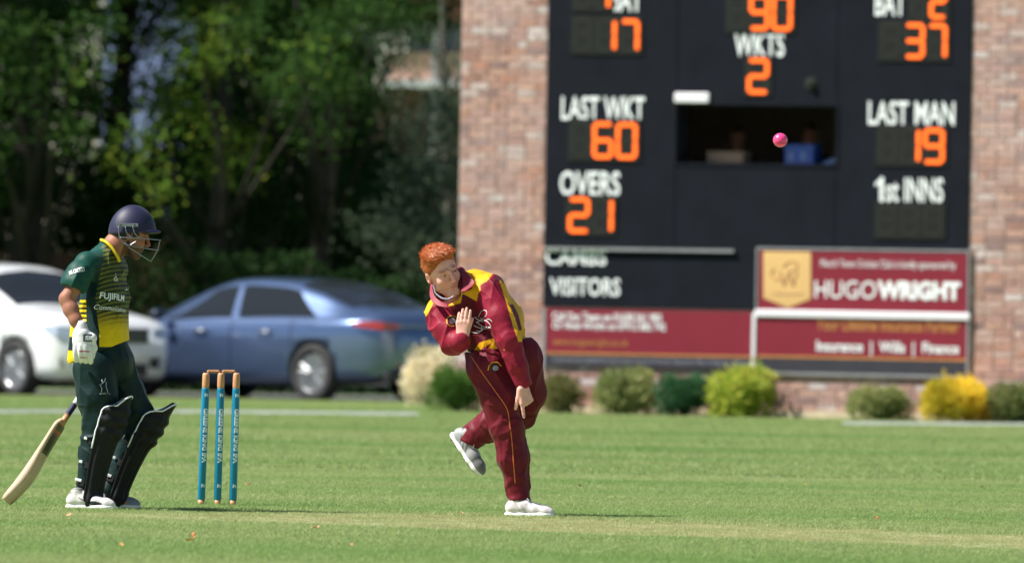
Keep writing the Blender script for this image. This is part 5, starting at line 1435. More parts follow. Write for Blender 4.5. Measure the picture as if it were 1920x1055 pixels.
# hidden far hand closed round the bat handle
FH = J(172, 676, .30); hand(s, FH, np.array([.1, -.1, -1.0]), (.9, -.1, 0), .17, (.9, .95, 1.0, 1.0), .05, (.8, .4), side=1)
def pbat(V, n):
    c = np.tile(SKIN_B, (len(V), 1)); c = face_paint(V, c, BC, BAx, SKIN_B, None, (.03, .02, .015))
    q = (V - BC) @ BAx; beard = (q[:, 2] < -.045) & (q[:, 0] > -.02) & (np.linalg.norm(q, axis=1) < .15) & ((np.abs(q[:, 2] + .061) > .010) | (np.abs(q[:, 1]) > .022)); c[beard] = c[beard] * .35
    return c * (1 + .05 * vnoise(V, 40))[:, None]
o, *_ = surf_obj('body', s, M['skin'], ba, pbat, relax=0); keepb(o)
s = SDF(.004); s.ell(BC + BAx @ np.array([-.022, 0, .02]), (.098, .083, .09), BAx, .01); s.cut(BC + BAx @ np.array([0, 0, -.02]), BAx @ np.array([.5, 0, -1.])); s.cut(BC + BAx @ np.array([.05, 0, 0]), BAx @ np.array([1., 0, 0]))
o, *_ = surf_obj('hair', s, mat('black hair', (.015, .012, .010), .6), ba, None, lambda V, n: .002 * fbm(V, 90)); keepb(o)
# helmet
hel = empty('helmet', tuple(BC)); hel.parent = ba; hel.matrix_parent_inverse = Matrix.Translation(-ba.location)
def keeph(o): o.matrix_parent_inverse = Matrix.Translation(-Vector(BC)); return o
s = SDF(.004); HO = J(248, 438, 0); HX = frame((.985, .10, -.04), (.04, 0, 1))
s.ell(HO, (R_(45), .108, R_(54)), HX, .01); s.ell(HO, (R_(45) - .016, .094, R_(54) - .014), HX, .004, 's')
s.cut(HO + HX @ np.array([0, 0, .004]), HX @ np.array([.10, 0, -1.0]))
s2 = SDF(.004)
def phl(V, n): return np.tile(np.array(lin(22, 21, 58)), (len(V), 1)) * (1 + .03 * vnoise(V, 40))[:, None]
o, *_ = surf_obj('shell', s, mat('helmet cloth', (1, 1, 1), .55, attr=True, var=.04, bump=.2, bscale=200, bdist=.001, sheen=.05), hel, phl, relax=1); keeph(o)
s = SDF(.004); s.ell(J(274, 433, 0), (R_(28), .088, .016), HX, .01); s.cut(J(262, 433, 0), (-1, 0, 0)); s.cut(J(262, 437, 0), HX @ np.array([0, 0, -1.0]))
o, *_ = surf_obj('peak', s, M['navy'], hel); keeph(o)
gl = M['steel']
for sg in (-1, 1):
    d0 = .108 * sg
    q = MB(); a = J(219, 418, d0); b_ = J(259, 425, d0)
    q.box((min(a[0], b_[0]), d0 + 62 - .004, b_[2]), (b_[0], d0 + 62 + .004, a[2])); keeph(q.build('bracket', M['steel'], hel, bevel=.002))
    for bx_ in (227, 253):
        keeph(MB().lathe([(.0045, -.006), (.0045, .006)], 8, Matrix.Translation(Vector(J(bx_, 422, d0))) @ Matrix.Rotation(math.radians(90), 4, 'X')).build('screw', M['rubber'], hel))
def bar(pts, r=.0030): keeph(MB().tube([J(*p) for p in spline(pts, 5)], r, 6).build('grille_bar', gl, hel, smooth=True))
for sg in (-1, 1):
    f = .11 * sg; o_ = 2 if sg > 0 else 0
    bar([(224 + o_, 445, f), (250 + o_, 446, f), (280, 448, f * .8), (299, 450, f * .25), (301, 450, 0)]); bar([(234 + o_, 456, f), (243 + o_, 460, f), (270, 465, f * .8), (294, 468.5, f * .3), (296, 469, 0)])
    bar([(240 + o_, 463, f * .95), (258, 474, f * .75), (276, 486, f * .3), (284, 490, 0)]); bar([(222 + o_, 425, f), (224 + o_, 445, f), (229 + o_, 453, f), (240 + o_, 461, f)])
    bar([(235 + o_, 425, f), (238 + o_, 437, f), (248 + o_, 446, f)]); bar([(249 + o_, 425, f), (253 + o_, 438, f), (263 + o_, 446, f * .95)]); bar([(243 + o_, 460, f), (256 + o_, 452, f)])
    bar([(300, 450, f * .3), (295, 469, f * .3), (283, 490, f * .2)])
keeph(MB().tube([J(240, 452, -.08), J(243, 470, -.05), J(244, 503, -.045)], [.006, .005, .004], 6).build('chin_strap', M['rubber'], hel))
# shirt
s = SDF(.0034)
s.cone(J(192, 510, .02), J(196, 560, .01), R_(40), R_(41), .03, sq=((.35, .94, 0), 1.28)); s.cone(J(196, 560, .01), J(193, 638, .01), R_(41), R_(49), .03, sq=((.35, .94, 0), 1.15))
s.cone(J(196, 492, .01), J(168, 497, -.14), R_(26), R_(26), .03); s.cone(J(196, 492, .02), J(214, 500, .18), R_(26), R_(24), .03)
s.cone(J(205, 466, -.01), J(194, 500, 0), R_(21), R_(38), .03)
s.chain([(J(165, 496, -.15), R_(24)), (J(150, 514, -.19), R_(23.5)), (J(140, 530, -.21), R_(24))], .02); s.cone(J(128, 557, -.22), J(118, 580, -.22), R_(27), R_(27), .004, mode='s')
s.chain([(J(214, 503, .20), R_(26)), (J(206, 530, .23), R_(24))], .02)
s.cone(J(160, 625, .06), J(152, 672, .04), R_(28), R_(25), .02, sq=((.2, 1, 0), 1.6))
s.cut(J(190, 658, 0), (.42, 0, -1.0))
def in_sleeve(V): 
    a, b_ = J(163, 497, -.17), J(138, 536, -.21); return segdist(V, a, b_)
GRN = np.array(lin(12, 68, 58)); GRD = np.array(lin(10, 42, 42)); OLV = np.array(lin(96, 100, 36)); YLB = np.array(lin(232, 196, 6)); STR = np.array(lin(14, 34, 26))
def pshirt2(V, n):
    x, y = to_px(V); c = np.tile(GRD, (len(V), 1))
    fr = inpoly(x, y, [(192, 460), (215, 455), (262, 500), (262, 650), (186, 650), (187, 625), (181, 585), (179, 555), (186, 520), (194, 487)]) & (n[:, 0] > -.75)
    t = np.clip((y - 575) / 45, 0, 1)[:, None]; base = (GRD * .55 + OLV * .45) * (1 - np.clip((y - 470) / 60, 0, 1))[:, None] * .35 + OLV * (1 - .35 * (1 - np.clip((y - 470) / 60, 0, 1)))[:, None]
    base = base * (1 - t) + YLB * t
    sy = y + (x - 200) * .22 - .004 * (x - 205) ** 2
    ph = (sy % 8.4) / 8.4; dark = (ph < .45 + .2 * np.clip((y - 520) / 60, 0, 1)) & (y < 612)
    fade = np.clip((612 - y) / 28, 0, 1)
    cc = base.copy(); w = (dark * fade)[:, None] * .92; cc = cc * (1 - w) + STR * w
    c[fr] = cc[fr]
    lft = (x < 162) & (y > 560); c[lft] = np.where(((y % 9) < 4)[:, None] & (y < 612)[:, None], STR, YLB)[lft]
    mid = (y > 631) & (y < 657) & (x < 170); c[mid] = GRD * .7
    hem = (y > 657) & (x < 172); c[hem] = YLB
    d, tt = in_sleeve(V); sl = (d < R_(31)) & (tt > -.1) & (x < 178) & (V[:, 1] < 61.95); c[sl] = GRN
    sh = (y < 500 + (178 - x) * .6) & (x < 196) & ~fr; c[sh] = GRN
    return c * (1 + .05 * vnoise(V, 20))[:, None]
def dsh2(V, n):
    w = np.clip((V[:, 2] - .93) / .12, .15, 1)
    return w * (wrinkle(V, (.75, -.2, .6), 13, .009, 31, .2, 2) + wrinkle(V, (.1, 0, 1), 10, .008, 39, .2, 2)) - .001
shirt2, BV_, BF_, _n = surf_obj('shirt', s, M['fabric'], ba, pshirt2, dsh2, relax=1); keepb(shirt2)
bvB = bvh_of(BV_, BF_)
keepb(MB().tube([J(*p) for p in spline([(224, 490, -.07), (220, 480, -.085), (211, 466, -.085), (199, 454, -.07), (190, 450, -.02), (192, 450, .05)], 6)], .0085, 8).build('collar', mat('yellow collar', tuple(YLB), .6), ba, smooth=True))
nrm = (.62, -.78, .05)
for t_, (x, y), (w, h), bl, mm in (('FUJIFILM', (224, 557), (.158, .044), .02, M['white_letter']), ('Communications', (225, 577), (.19, .026), .0, M['white_letter'])):
    V2, F2 = fine(*fit_text(t_, w, h, bl), .008); keepb(decal('shirt_lettering', [(v[0], v[1]) for v in V2], tri_faces(F2), J(x, y, -.16), nrm, (.12, 0, 1), bvB, mm, ba, .003))
V2, F2 = fine(*fit_text('MR CRICKET', .085, .024, .03), .008); keepb(decal('sleeve_lettering', [(v[0], v[1]) for v in V2], tri_faces(F2), J(139, 506, -.3), (-.25, -.95, .1), (-.32, 0, .95), bvB, M['white_letter'], ba, .003))
for pts in ([(217, 512), (217, 518), (213, 523), (221, 523), (217, 518)], [(214, 526), (221, 526)], [(236, 536), (237, 543), (234, 543), (240, 543)]):
    o = stitch('shirt_emblem', pts, .0022, bvB, M['white_letter'], ba)
    if o: keepb(o)
o = stitch('side_letter', [(145, 566), (144, 548), (149, 547), (149, 556), (145, 557)], .004, bvB, M['white_letter'], ba)
if o: keepb(o)
# trousers
s = SDF(.0045)
s.cone(J(189, 655, .02), J(189, 680, .02), R_(45), R_(48), .03, sq=((0, 1, 0), 1.05)); s.cone(J(191, 640, .02), J(200, 676, .03), R_(45), R_(50), .03)
s.chain([(J(177, 690, -.06), R_(42)), (J(183, 740, -.08), R_(38)), (J(188, 790, -.09), R_(31)), (J(172, 850, -.08), R_(24)), (J(158, 925, -.08), R_(18))], .02)
s.chain([(J(206, 685, .10), R_(46)), (J(235, 735, .13), R_(36)), (J(260, 778, .14), R_(29)), (J(240, 840, .14), R_(24)), (J(208, 915, .14), R_(18))], .02)
s.cut(J(190, 630, 0), (0, 0, 1.0))
def dtr2(V, n):
    x, y = to_px(V); top = np.clip((y - 640) / 40, 0, 1); kn = np.exp(-((y - 805) / 55) ** 2)
    return top * ((1 - kn * .6) * (wrinkle(V, (.35, 0, -.9), 10, .011, 51, .2) + wrinkle(V, (.8, 0, -.6), 13, .006, 57, .25)) + kn * wrinkle(V, (.9, .1, .3), 18, .013, 63, .3)) - .002
tr2, V_, F_, n_ = surf_obj('trousers', s, M['fabric'], ba, lambda V, n: np.array(lin(12, 38, 38)) * (1 + .08 * vnoise(V, 15))[:, None], dtr2, relax=1); keepb(tr2)
bvT2 = bvh_of(V_, F_)
for pts in ([(190, 736), (191, 727), (188, 722), (192, 718), (196, 714), (199, 716), (199, 724), (202, 736)], [(192, 718), (191, 711)], [(196, 714), (198, 708)], [(188, 722), (187, 720)], [(187, 738), (196, 737), (206, 738)]):
    o = stitch('leg_emblem', pts, .0021, bvT2, mat('silver print', lin(180, 185, 190), .5), ba)
    if o: keepb(o)
# pads
m_pad = mat('black pad leather', (.009, .009, .011), .62, spec=.25, var=.2, scale=20, bump=.3, bscale=30)
m_padin = mat('pad lining', lin(165, 172, 205), .7)
def pad(ankle, knee, fwd, top=.20, lean=.03):
    A = np.array(knee) - np.array(ankle); Lg = np.linalg.norm(A); U = A / Lg; F = np.array(fwd, float); F -= U * (F @ U); F /= np.linalg.norm(F); S = np.cross(U, F)
    e = empty('batting_pad'); e.parent = ba
    e.matrix_basis = Matrix([[F[0], S[0], U[0], ankle[0]], [F[1], S[1], U[1], ankle[1]], [F[2], S[2], U[2], ankle[2]], [0, 0, 0, 1]]); e.matrix_parent_inverse = Matrix.Translation(-ba.location)
    nz, na_ = 60, 48; z0, z1 = -.055, Lg + top
    V = []; Vi = []
    for i in range(nz + 1):
        t = i / nz; z = z0 + (z1 - z0) * t; tk = (z - Lg) / top if z > Lg else 0
        wr = math.radians(96 - 42 * max(0, tk) ** 3 - 22 * max(0, (.08 - t) / .08)); r0 = .066 + .030 * min(1, t * 1.6)
        bulge = .022 * math.exp(-((z - Lg + .02) / .026) ** 2) + .018 * math.exp(-((z - Lg - .045) / .024) ** 2) + .018 * math.exp(-((z - Lg + .085) / .026) ** 2) + .012 * max(0, min(1, (z - Lg + .1) / .1)) + .018 * math.exp(-((z + .02) / .04) ** 2)
        fx = .02 + lean * max(0, tk) ** 1.5 - .012 * math.sin(math.pi * min(1, max(0, z / Lg)))
        for k in range(na_ + 1):
            an = -wr + 2 * wr * k / na_; rd = .0075 * abs(math.sin(an * 6.5)) * (1 if z < Lg - .06 else .3)
            r = r0 + bulge * (math.cos(an * .6)) + rd; V.append((fx + r * math.cos(an) * .92, r * math.sin(an), z - .065 * max(0, tk) ** 1.5 * abs(k / na_ - .5) ** 2 * 4))
            ri = r0 - .012; Vi.append((fx + ri * math.cos(an) * .92, ri * math.sin(an), z - .065 * max(0, tk) ** 1.5 * abs(k / na_ - .5) ** 2 * 4))
    n = na_ + 1; Fq = []; Fi = []; nn = len(V)
    for i in range(nz):
        for k in range(na_):
            a = i * n + k; Fq.append((a, a + 1, a + n + 1, a + n)); Fi.append((a, a + n, a + n + 1, a + 1))
    rim = [k for k in range(n)] + [i * n + na_ for i in range(1, nz + 1)] + [nz * n + k for k in reversed(range(na_))] + [i * n for i in reversed(range(1, nz))]
    E = [(rim[j], rim[j] + nn, rim[(j + 1) % len(rim)] + nn, rim[(j + 1) % len(rim)]) for j in range(len(rim))]
    me = bpy.data.meshes.new('shell'); me.from_pydata(V + Vi, [], Fq + E); me.update(); me.polygons.foreach_set('use_smooth', [True] * len(me.polygons)); link('shell', me, m_pad, e)
    me = bpy.data.meshes.new('lining'); me.from_pydata([tuple(np.array(v) * np.array([.995, .995, 1])) for v in Vi], [], Fi); me.update(); link('lining', me, m_padin, e)
    up_ = [tuple(V[nz * n + k]) for k in range(n)]; sd_ = [tuple(V[i * n]) for i in range(30, nz + 1, 3)] + up_ + [tuple(V[i * n + na_]) for i in range(nz, nz - 23, -3)]
    MB().tube(sd_, .0045, 6).build('piping', M['white_letter'], e, smooth=True)
    for z in (.07, .17, .30, Lg + .0):
        q = []; rr = .066 if z < .2 else .078
        for k in range(13):
            an = math.radians(95) + math.radians(170) * k / 12; q.append((.0 + rr * math.cos(an), rr * 1.08 * math.sin(an), z))
        st_ = MB()
        for k in range(12):
            a, b_ = Vector(q[k]), Vector(q[k + 1]); st_.add([a + Vector((0, 0, -.017)), b_ + Vector((0, 0, -.017)), b_ + Vector((0, 0, .017)), a + Vector((0, 0, .017))], [(3, 2, 1, 0)])
        so_ = st_.build('strap', m_pad, e); md = so_.modifiers.new('t', 'SOLIDIFY'); md.thickness = .004; md.offset = 1
        MB().box((-.060, -rr * .98 - .006, z + .004), (-.022 - .02 * (z > .1), -rr * .98 - .001, z + .019)).build('strap_edge', M['white_letter'], e, bevel=.002)
    return e
pad(J(160, 930, -.08), J(196, 778, -.09), (1, -.25, 0), .135, .004)
pad(J(208, 922, .14), J(266, 790, .14), (1, -.12, 0), .165, .018)
h1 = np.array(at(126, 955, 61.9)); e = shoe(ba, (h1[0] + .0, 61.90, .002), (.97, -.24, 0), (0, 0, 1), .275, dark=lin(232, 226, 222), swoosh=lin(40, 42, 50)); own(ba, e)
h2 = np.array(at(178, 955, 62.15)); e = shoe(ba, (h2[0] - .02, 62.15, .002), (.97, -.10, 0), (0, 0, 1), .275, dark=lin(150, 150, 152), swoosh=lin(225, 130, 60)); own(ba, e)
for pts in ([(158, 915, -.08), (150, 935, -.08), (148, 944, -.08)], [(208, 915, .14), (204, 935, .14)]):
    keepb(MB().tube([J(*p) for p in pts], [.045, .042, .04][:len(pts)], 12).build('sock', mat('navy sock', lin(34, 40, 84), .9), ba, smooth=True))
# batting gloves
def glove(off=(0, 0, 0), nm='batting_glove'):
    ox, oy, od = off; K = lambda x, y, d: J(x + ox, y + oy, d + od)
    g = empty(nm, tuple(K(155, 640, -.27))); g.parent = ba; g.matrix_parent_inverse = Matrix.Translation(-ba.location)
    kg = lambda o: setattr(o, 'matrix_parent_inverse', Matrix.Translation(-Vector(g.location))) or o
    s = SDF(.0035)
    s.cone(K(153, 628, -.27), K(158, 652, -.27), R_(17), R_(19), .02); s.cone(K(146, 640, -.28), K(172, 634, -.28), R_(9), R_(10), .02)
    s.cone(K(168, 632, -.27), K(174, 652, -.25), R_(9), R_(9), .01); s.cone(K(174, 652, -.25), K(172, 668, -.24), R_(8), R_(6), .006)
    for i, x in enumerate((142, 151, 160, 169)):
        d = -.315 + .012 * abs(i - 1.5); y0 = 655 + i * 1.0
        s.cone(K(x, y0 - 8, d), K(x, y0, d), R_(5.6), R_(5.9), .003); s.cone(K(x, y0 + 4, d), K(x + .5, y0 + 10, d + .006), R_(5.5), R_(5.5), .002); s.cone(K(x + .5, y0 + 14, d + .012), K(x + 1, y0 + 19, d + .03), R_(5.2), R_(4.8), .002)
        s.cone(K(x + 1, y0 + 20, d + .04), K(x + 1, y0 + 12, d + .09), R_(5), R_(5), .004)
    def pg(V, n):
        c = np.tile(np.array(lin(226, 224, 226)), (len(V), 1)); x, y = to_px(V); x = x - ox; y = y - oy
        rd = (np.abs(y - 655 - (x - 142) * .04 - 3) < 1.2) & (x > 148) & (x < 168) & (n[:, 1] < -.2); rd2 = (np.abs(y - 670) < 1) & (x > 150) & (x < 164) & (n[:, 1] < -.2); c[rd | rd2] = lin(170, 60, 80)
        pl = n[:, 1] > .3; c[pl] = lin(190, 186, 184); return c * (1 + .05 * vnoise(V, 45))[:, None]
    o, GV, GF, _ = surf_obj('glove_body', s, M['painted'], g, pg, relax=1); kg(o)
    kg(MB().tube([K(148, 603, -.265), K(150, 610, -.268), K(153, 622, -.27), K(154, 630, -.27)], [R_(11), R_(11.5), R_(14), R_(15)], 16).build('wristband', mat('towelling', lin(236, 230, 236), .95, bump=.8, bscale=200), g, smooth=True))
    bvG = bvh_of(GV, GF); md = mat('badge grey', lin(110, 110, 118), .5)
    kg(decal('badge', [(-.024, -.020), (.024, -.020), (.024, .020), (-.024, .020)], [(0, 1, 2, 3)], K(163, 632, -.4), (0, -1, .05), (0, 0, 1), bvG, md, g, .004))
    V2, F2 = fit_text('SI', .028, .022, .04); kg(decal('badge_lettering', [(v[0], v[1]) for v in V2], tri_faces(F2), K(163, 632, -.4), (0, -1, .05), (0, 0, 1), bvG, M['white_letter'], g, .0065))
    return g
glove(); glove((18, 48, .52))

# ------------------------------------------------------------------ scorers seen in the opening
def scorer(label, px, topy, depth, shirtc, lean=0.0):
    u, z = wp(px, topy, -depth); hc = np.array(MW @ Vector((u, depth, z - .12)))
    o = empty('person', (hc[0], hc[1], oz0 - .72)); tag(o, label, 'person', 'scorers inside the scoreboard')
    A = frame(tuple(na), (0, 0, 1)); s = SDF(.010); head_prims(s, hc, A); rt = A @ np.array([0, 1.0, 0]); fw = A @ np.array([1.0, 0, 0]); dn = np.array([0, 0, -1.0])
    s.cone(hc + dn * .05, hc + dn * .22, .055, .06, .03); s.cone(hc + dn * .30, hc + dn * .62, .13, .14, .04, sq=(tuple(rt), 1.25))
    for sg in (1, -1):
        sh_ = hc + dn * .27 + rt * .17 * sg; el = sh_ + dn * .27 + fw * .08 + rt * .05 * sg; wr_ = el + fw * .22 + dn * .02 - rt * .08 * sg
        s.chain([(hc + dn * .26, .07), (sh_, .06), (el, .045), (wr_, .03)], .03); s.ell(wr_ + fw * .05, (.06, .035, .025), A, .02)
        s.chain([(hc + dn * .70 + rt * .09 * sg, .10), (hc + dn * .76 + rt * .12 * sg + fw * .35, .075)], .04)
        s.chain([(hc + dn * .76 + rt * .12 * sg + fw * .35, .075), (hc + dn * 1.15 + rt * .12 * sg + fw * .33, .05)], .03)
    def pp(V, n):
        c = np.tile(SKIN_L, (len(V), 1)); c = face_paint(V, c, hc, A, SKIN_L, None, (.04, .03, .02)); q = (V - hc) @ A
        c[((q[:, 2] > .055) | ((q[:, 2] > 0) & (q[:, 0] < .0))) & (q[:, 2] > -.03)] = (.03, .022, .018)
        c[q[:, 2] < -.19] = shirtc; c[q[:, 2] < -.72] = (.02, .02, .03); hnd = (q[:, 0] > .22) & (q[:, 2] < -.45) & (q[:, 2] > -.64); c[hnd] = SKIN_L; return c
    b_, *_r = surf_obj('body', s, M['skin'], o, pp, relax=0); b_.matrix_parent_inverse = Matrix.Translation(-o.location); return o
scorer('scorer sitting in the dark opening behind the pale box', 1384, 236, 2.3, (.03, .03, .04))
scorer('scorer sitting in the dark opening behind the blue crate', 1520, 232, 2.4, (.05, .02, .02))
# ================================================================== SMALL THINGS
# three stumps
def stump(label, px, py_top, py_bot, px_top):
    b_ = at(px, py_bot, 63.7); t_ = at(px_top, py_top, 63.7); b_.z = -.01
    o = empty('stump', (b_.x, 63.7, 0)); tag(o, label, 'stump', 'three teal cricket stumps')
    d = (t_ - b_); d.y = 0; ln = d.length; ang = math.atan2(d.x, d.z); o.rotation_euler = (0, ang, 0)
    r = .0212; mb = MB().lathe([(r * .86, 0), (r * .9, .035)], 28); mb.build('stump_foot', M['wood_stump'], o, smooth=True)
    mb = MB().lathe([(r * .9, .0352), (r, .04), (r, .655), (r * .99, .66)], 32); mb.build('sleeve', M['teal_sleeve'], o, smooth=True)
    mb = MB().lathe([(r * .9, .6602), (r * .94, .665), (r * .94, ln - .012), (r * .8, ln - .002), (r * .45, ln), (r * .35, ln - .006)], 28); mb.build('stump_top', M['wood_stump'], o, smooth=True)
    def wrap(s_, w, h, zc, vertical, name):
        V, F = fine(*fit_text(s_, w, h, .045), .004); out = []
        # cut long strokes finely so the print follows the round
        for v in V:
            if vertical: a, z = v[1], zc - v[0]
            else: a, z = v[0], zc + v[1]
            th = (a + .008) / r - math.radians(90)
            out.append(((r + .0007) * math.cos(th), (r + .0007) * math.sin(th), z))
        me = bpy.data.meshes.new(name); me.from_pydata(out, [], F); me.update(); link(name, me, M['white_letter'], o)
    wrap('GREENE KING IPA', .304, .0255, .395, True, 'lettering'); wrap('IPA', .021, .019, .622, False, 'lettering'); wrap('IPA', .021, .019, .115, False, 'lettering')
    return o, Matrix.Translation(o.location) @ Matrix.Rotation(ang, 4, 'Y') @ Vector((0, 0, ln))
s1, t1 = stump('left of the three teal stumps, nearest the batsman', 377, 702, 948, 386.5)
s2, t2 = stump('middle one of the three teal stumps', 407.5, 702, 948, 414.5)
s3, t3 = stump('right of the three teal stumps, furthest from the batsman', 436.5, 702, 948, 443.5)
for a, b_, lab in ((t1, t2, 'turned wooden bail between the left and middle stumps'), (t2, t3, 'turned wooden bail between the middle and right stumps')):
    L_ = (b_ - a).length; mb = MB(); prof = [(.004, -L_ * .5 + .004), (.0062, -L_ * .5 + .012)]
    nseg = 9
    for i in range(nseg * 4 + 1):
        z = -L_ * .34 + L_ * .68 * i / (nseg * 4); prof.append((.0082 + .0028 * math.cos(i * math.pi / 2), z))
    prof += [(.0062, L_ * .5 - .012), (.004, L_ * .5 - .004)]
    mid = (a + b_) / 2 + Vector((0, 0, .008)); mb.lathe(prof, 14, Matrix.Rotation(math.radians(90), 4, 'Y'))
    o = mb.build('bail', M['wood_stump'], None, smooth=True, loc=mid); tag(o, lab, 'bail', 'bails on the stumps')

# cricket bat
toe = Vector(J(13, 941, .16)); top = Vector(J(181, 690, .24)); d = (top - toe).normalized(); 
bat = empty('cricket_bat', tuple(toe)); tag(bat, 'pale willow cricket bat with navy and white grip, blade hanging behind the batsman', 'bat')
fn_ = Vector((-.90, .32, 0)); fn_ = (fn_ - d * fn_.dot(d)).normalized(); sdv = d.cross(fn_)
bat.matrix_world = Matrix(((sdv.x, fn_.x, d.x, toe.x), (sdv.y, fn_.y, d.y, toe.y), (sdv.z, fn_.z, d.z, toe.z), (0, 0, 0, 1)))
LB = .545; V = []; n = 14; m_ = 34
for i in range(m_ + 1):
    t = i / m_; z = LB * t; hw = .054 * (1 - .0 * t); bow = .018 * (2 * t - 1) ** 2 * (1 if t < .5 else .3)
    if t < .06: hw *= .80 + .2 * math.sqrt(t / .06)
    if t > .92: hw *= 1 - .68 * ((t - .92) / .08) ** 1.6
    sp = .034 + .028 * math.exp(-((t - .30) / .24) ** 2) - .012 * max(0, t - .6) / .4; ed = .020 + .020 * math.exp(-((t - .32) / .26) ** 2)
    pr = [(-hw, .0), (-hw * .5, .002), (0, .003), (hw * .5, .002), (hw, 0), (hw * 1.0, -ed * .5), (hw * .97, -ed), (hw * .6, -ed - (sp - ed) * .45), (hw * .2, -sp * .97), (0, -sp), (-hw * .2, -sp * .97), (-hw * .6, -ed - (sp - ed) * .45), (-hw * .97, -ed), (-hw, -ed * .5)]
    V += [(x, y + bow, z) for x, y in pr]
F = [(i * n + k, i * n + (k + 1) % n, (i + 1) * n + (k + 1) % n, (i + 1) * n + k) for i in range(m_) for k in range(n)] + [tuple(reversed(range(n))), tuple(m_ * n + k for k in range(n))]
me = bpy.data.meshes.new('blade'); me.from_pydata(V, [], F); me.update(); me.polygons.foreach_set('use_smooth', [True] * len(me.polygons))
Va = np.array(V); cc = np.tile(np.array(lin(226, 202, 172)), (len(Va), 1)); setcol(me, cc)
bl = link('blade', me, M['wood_pale'], bat); 
bt = MB(); 
def bsurf_(u, z):   # back sticker follows the ridge
    t = z / LB; ed = .020 + .020 * math.exp(-((t - .32) / .26) ** 2); sp = .034 + .028 * math.exp(-((t - .30) / .24) ** 2) - .012 * max(0, t - .6) / .4
    a = min(1, abs(u) / .052); return (u, -(sp + (ed - sp) * a) - .0022 + .018 * (2 * t - 1) ** 2 * (1 if t < .5 else .3), z)
nu, nz_ = 10, 24; Vs = [bsurf_(-.044 + .088 * a / nu, .33 + .185 * b / nz_) for a in range(nu + 1) for b in range(nz_ + 1)]
me = bpy.data.meshes.new('bat_sticker'); me.from_pydata(Vs, [], [(a * (nz_ + 1) + b, a * (nz_ + 1) + b + 1, (a + 1) * (nz_ + 1) + b + 1, (a + 1) * (nz_ + 1) + b) for a in range(nu) for b in range(nz_)]); me.update()
mst, nt, b0 = node_mat('bat sticker'); tc = N(nt, 'ShaderNodeTexCoord'); sx = N(nt, 'ShaderNodeSeparateXYZ'); nt.links.new(tc.outputs['Object'], sx.inputs[0])
mr = N(nt, 'ShaderNodeMapRange'); mr.inputs[1].default_value = .33; mr.inputs[2].default_value = .515; nt.links.new(sx.outputs[2], mr.inputs[0])
rr = ramp(nt, [(0, lin(90, 74, 52)), (.12, lin(60, 54, 42)), (.5, lin(74, 66, 48)), (.62, lin(120, 70, 90)), (.7, lin(190, 90, 50)), (.8, lin(96, 80, 56)), (1, lin(150, 120, 80))], 'CONSTANT'); nt.links.new(mr.outputs[0], rr.inputs[0]); nt.links.new(rr.outputs[0], b0.inputs['Base Color']); b0.inputs['Roughness'].default_value = .4
link('bat_sticker', me, mst, bat)
MB().tube([(0, -.012, LB - .03), (0, -.012, LB + .04)], [.019, .0165], 14).build('shoulder_binding', M['wood_stump'], bat, smooth=True)
def grip(z0, z1, m):
    pts = [(0, -.012, z0 + (z1 - z0) * i / 24) for i in range(25)]
    MB().tube(pts, [.0165 + .0009 * math.sin(i * 2.1) for i in range(25)], 14).build('grip', m, bat, smooth=True)
grip(LB + .022, LB + .108, M['navy']); grip(LB + .109, LB + .31, mat('white grip', lin(228, 226, 236), .7))

# ball in flight
bp_ = at(1463, 263, 58.5)
ball = empty('cricket_ball', tuple(bp_)); tag(ball, 'pink cricket ball in flight in front of the dark scoreboard opening', 'ball')
s = MB(); s.lathe([(.0363 * math.sin(math.pi * i / 28) + .0001, -.0363 * math.cos(math.pi * i / 28)) for i in range(29)], 40); s.build('leather', mat('pink leather', lin(255, 72, 140), .3, coat=.4, var=.05, scale=60, bump=.1), ball, smooth=True)
RB = Matrix.Rotation(math.radians(12), 4, 'Y') @ Matrix.Rotation(math.radians(24), 4, 'X')
sm = MB()
for off in (-.0022, .0, .0022):
    pts = [RB @ Vector((math.cos(a) * math.sqrt(.0366 ** 2 - off ** 2), math.sin(a) * math.sqrt(.0366 ** 2 - off ** 2), off)) for a in np.linspace(0, 2 * math.pi, 61)]
    sm.tube(pts, .0006, 5, False)
for v in range(len(sm.v)): sm.v[v] = (sm.v[v][0], sm.v[v][1], sm.v[v][2] - .0)
sm.build('seam', mat('seam thread', lin(190, 50, 80), .7), ball)

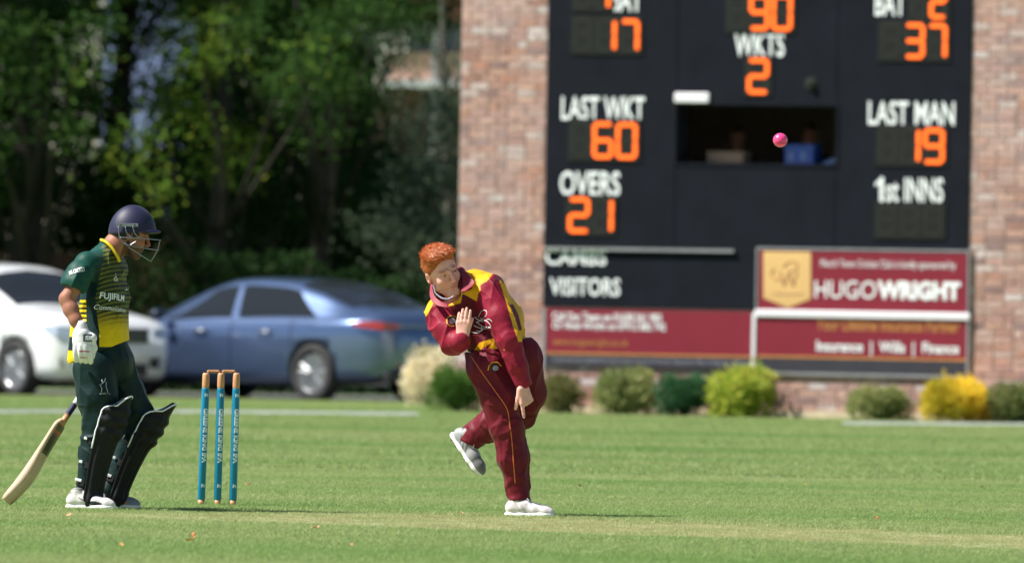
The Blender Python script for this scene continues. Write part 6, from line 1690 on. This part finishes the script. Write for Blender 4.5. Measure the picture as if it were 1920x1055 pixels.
# things on the scorers' ledge
def on_ledge(name, label, cat, px0, py0, px1, py1, depth, m):
    u0, u1, z0, z1 = wrect(px0, py0, px1, py1, -depth); z0 = oz0 + .001
    return u0, u1, z0, z1
desk = MB().box((ou0 - .6, T + .01, oz0 - .04), (ou1 + .6, T + .62, oz0 - .006)).build('desk', M['dark'], None); desk.matrix_world = MW; tag(desk, 'dark desk top just inside the scoreboard opening', 'desk')
u0, u1, _, z1 = wrect(1329, 284, 1395, 302, -.3); zt = max(z1, oz0 + .06)
bx_ = empty('box'); bx_.matrix_world = MW; tag(bx_, 'low pale cardboard box on the desk in the scoreboard opening', 'box')
m_card = mat('pale cardboard', lin(104, 94, 82), .85)
MB().box((u0, .26, oz0 - .005), (u1, .5, zt - .02)).build('tray', m_card, bx_, bevel=.004); MB().box((u0 - .01, .25, zt - .02), (u1 + .01, .51, zt)).build('lid', m_card, bx_, bevel=.004)
u0, u1, _, z1 = wrect(1473, 271, 1526, 303, -.3)
cr = empty('crate'); cr.matrix_world = MW; tag(cr, 'bright blue plastic crate on the desk in the scoreboard opening', 'crate')
m_bl = mat('blue plastic', lin(22, 62, 140), .45)
MB().box((u0, .28, oz0 - .004), (u1, .50, z1 - .05)).build('crate_body', m_bl, cr, bevel=.006); MB().box((u0 - .012, .27, z1 - .05), (u1 + .012, .51, z1)).build('crate_lid', m_bl, cr, bevel=.008)
for fx in (.22, .66): MB().box((u0 + (u1 - u0) * fx - .03, .272, oz0 + .03), (u0 + (u1 - u0) * fx + .03, .279, z1 - .07)).build('crate_label', mat('pale blue label', lin(70, 96, 150), .5), cr)
u, z = wp(1556, 300, -.35)
bt_ = empty('bottle'); bt_.matrix_world = MW @ Matrix.Translation((u, .4, oz0 + .035)) @ Matrix.Rotation(math.radians(70), 4, 'Y'); tag(bt_, 'small clear blue bottle lying at the right of the opening', 'bottle')
MB().lathe([(.03, -.1), (.034, -.09), (.034, .04), (.015, .07)], 16).build('bottle_body', mat('blue bottle', lin(120, 150, 200), .1, trans=.3), bt_, smooth=True); MB().lathe([(.014, .07), (.014, .09)], 12).build('cap', M['white_pvc'], bt_)

print('script time', round(time.time() - T0, 1))
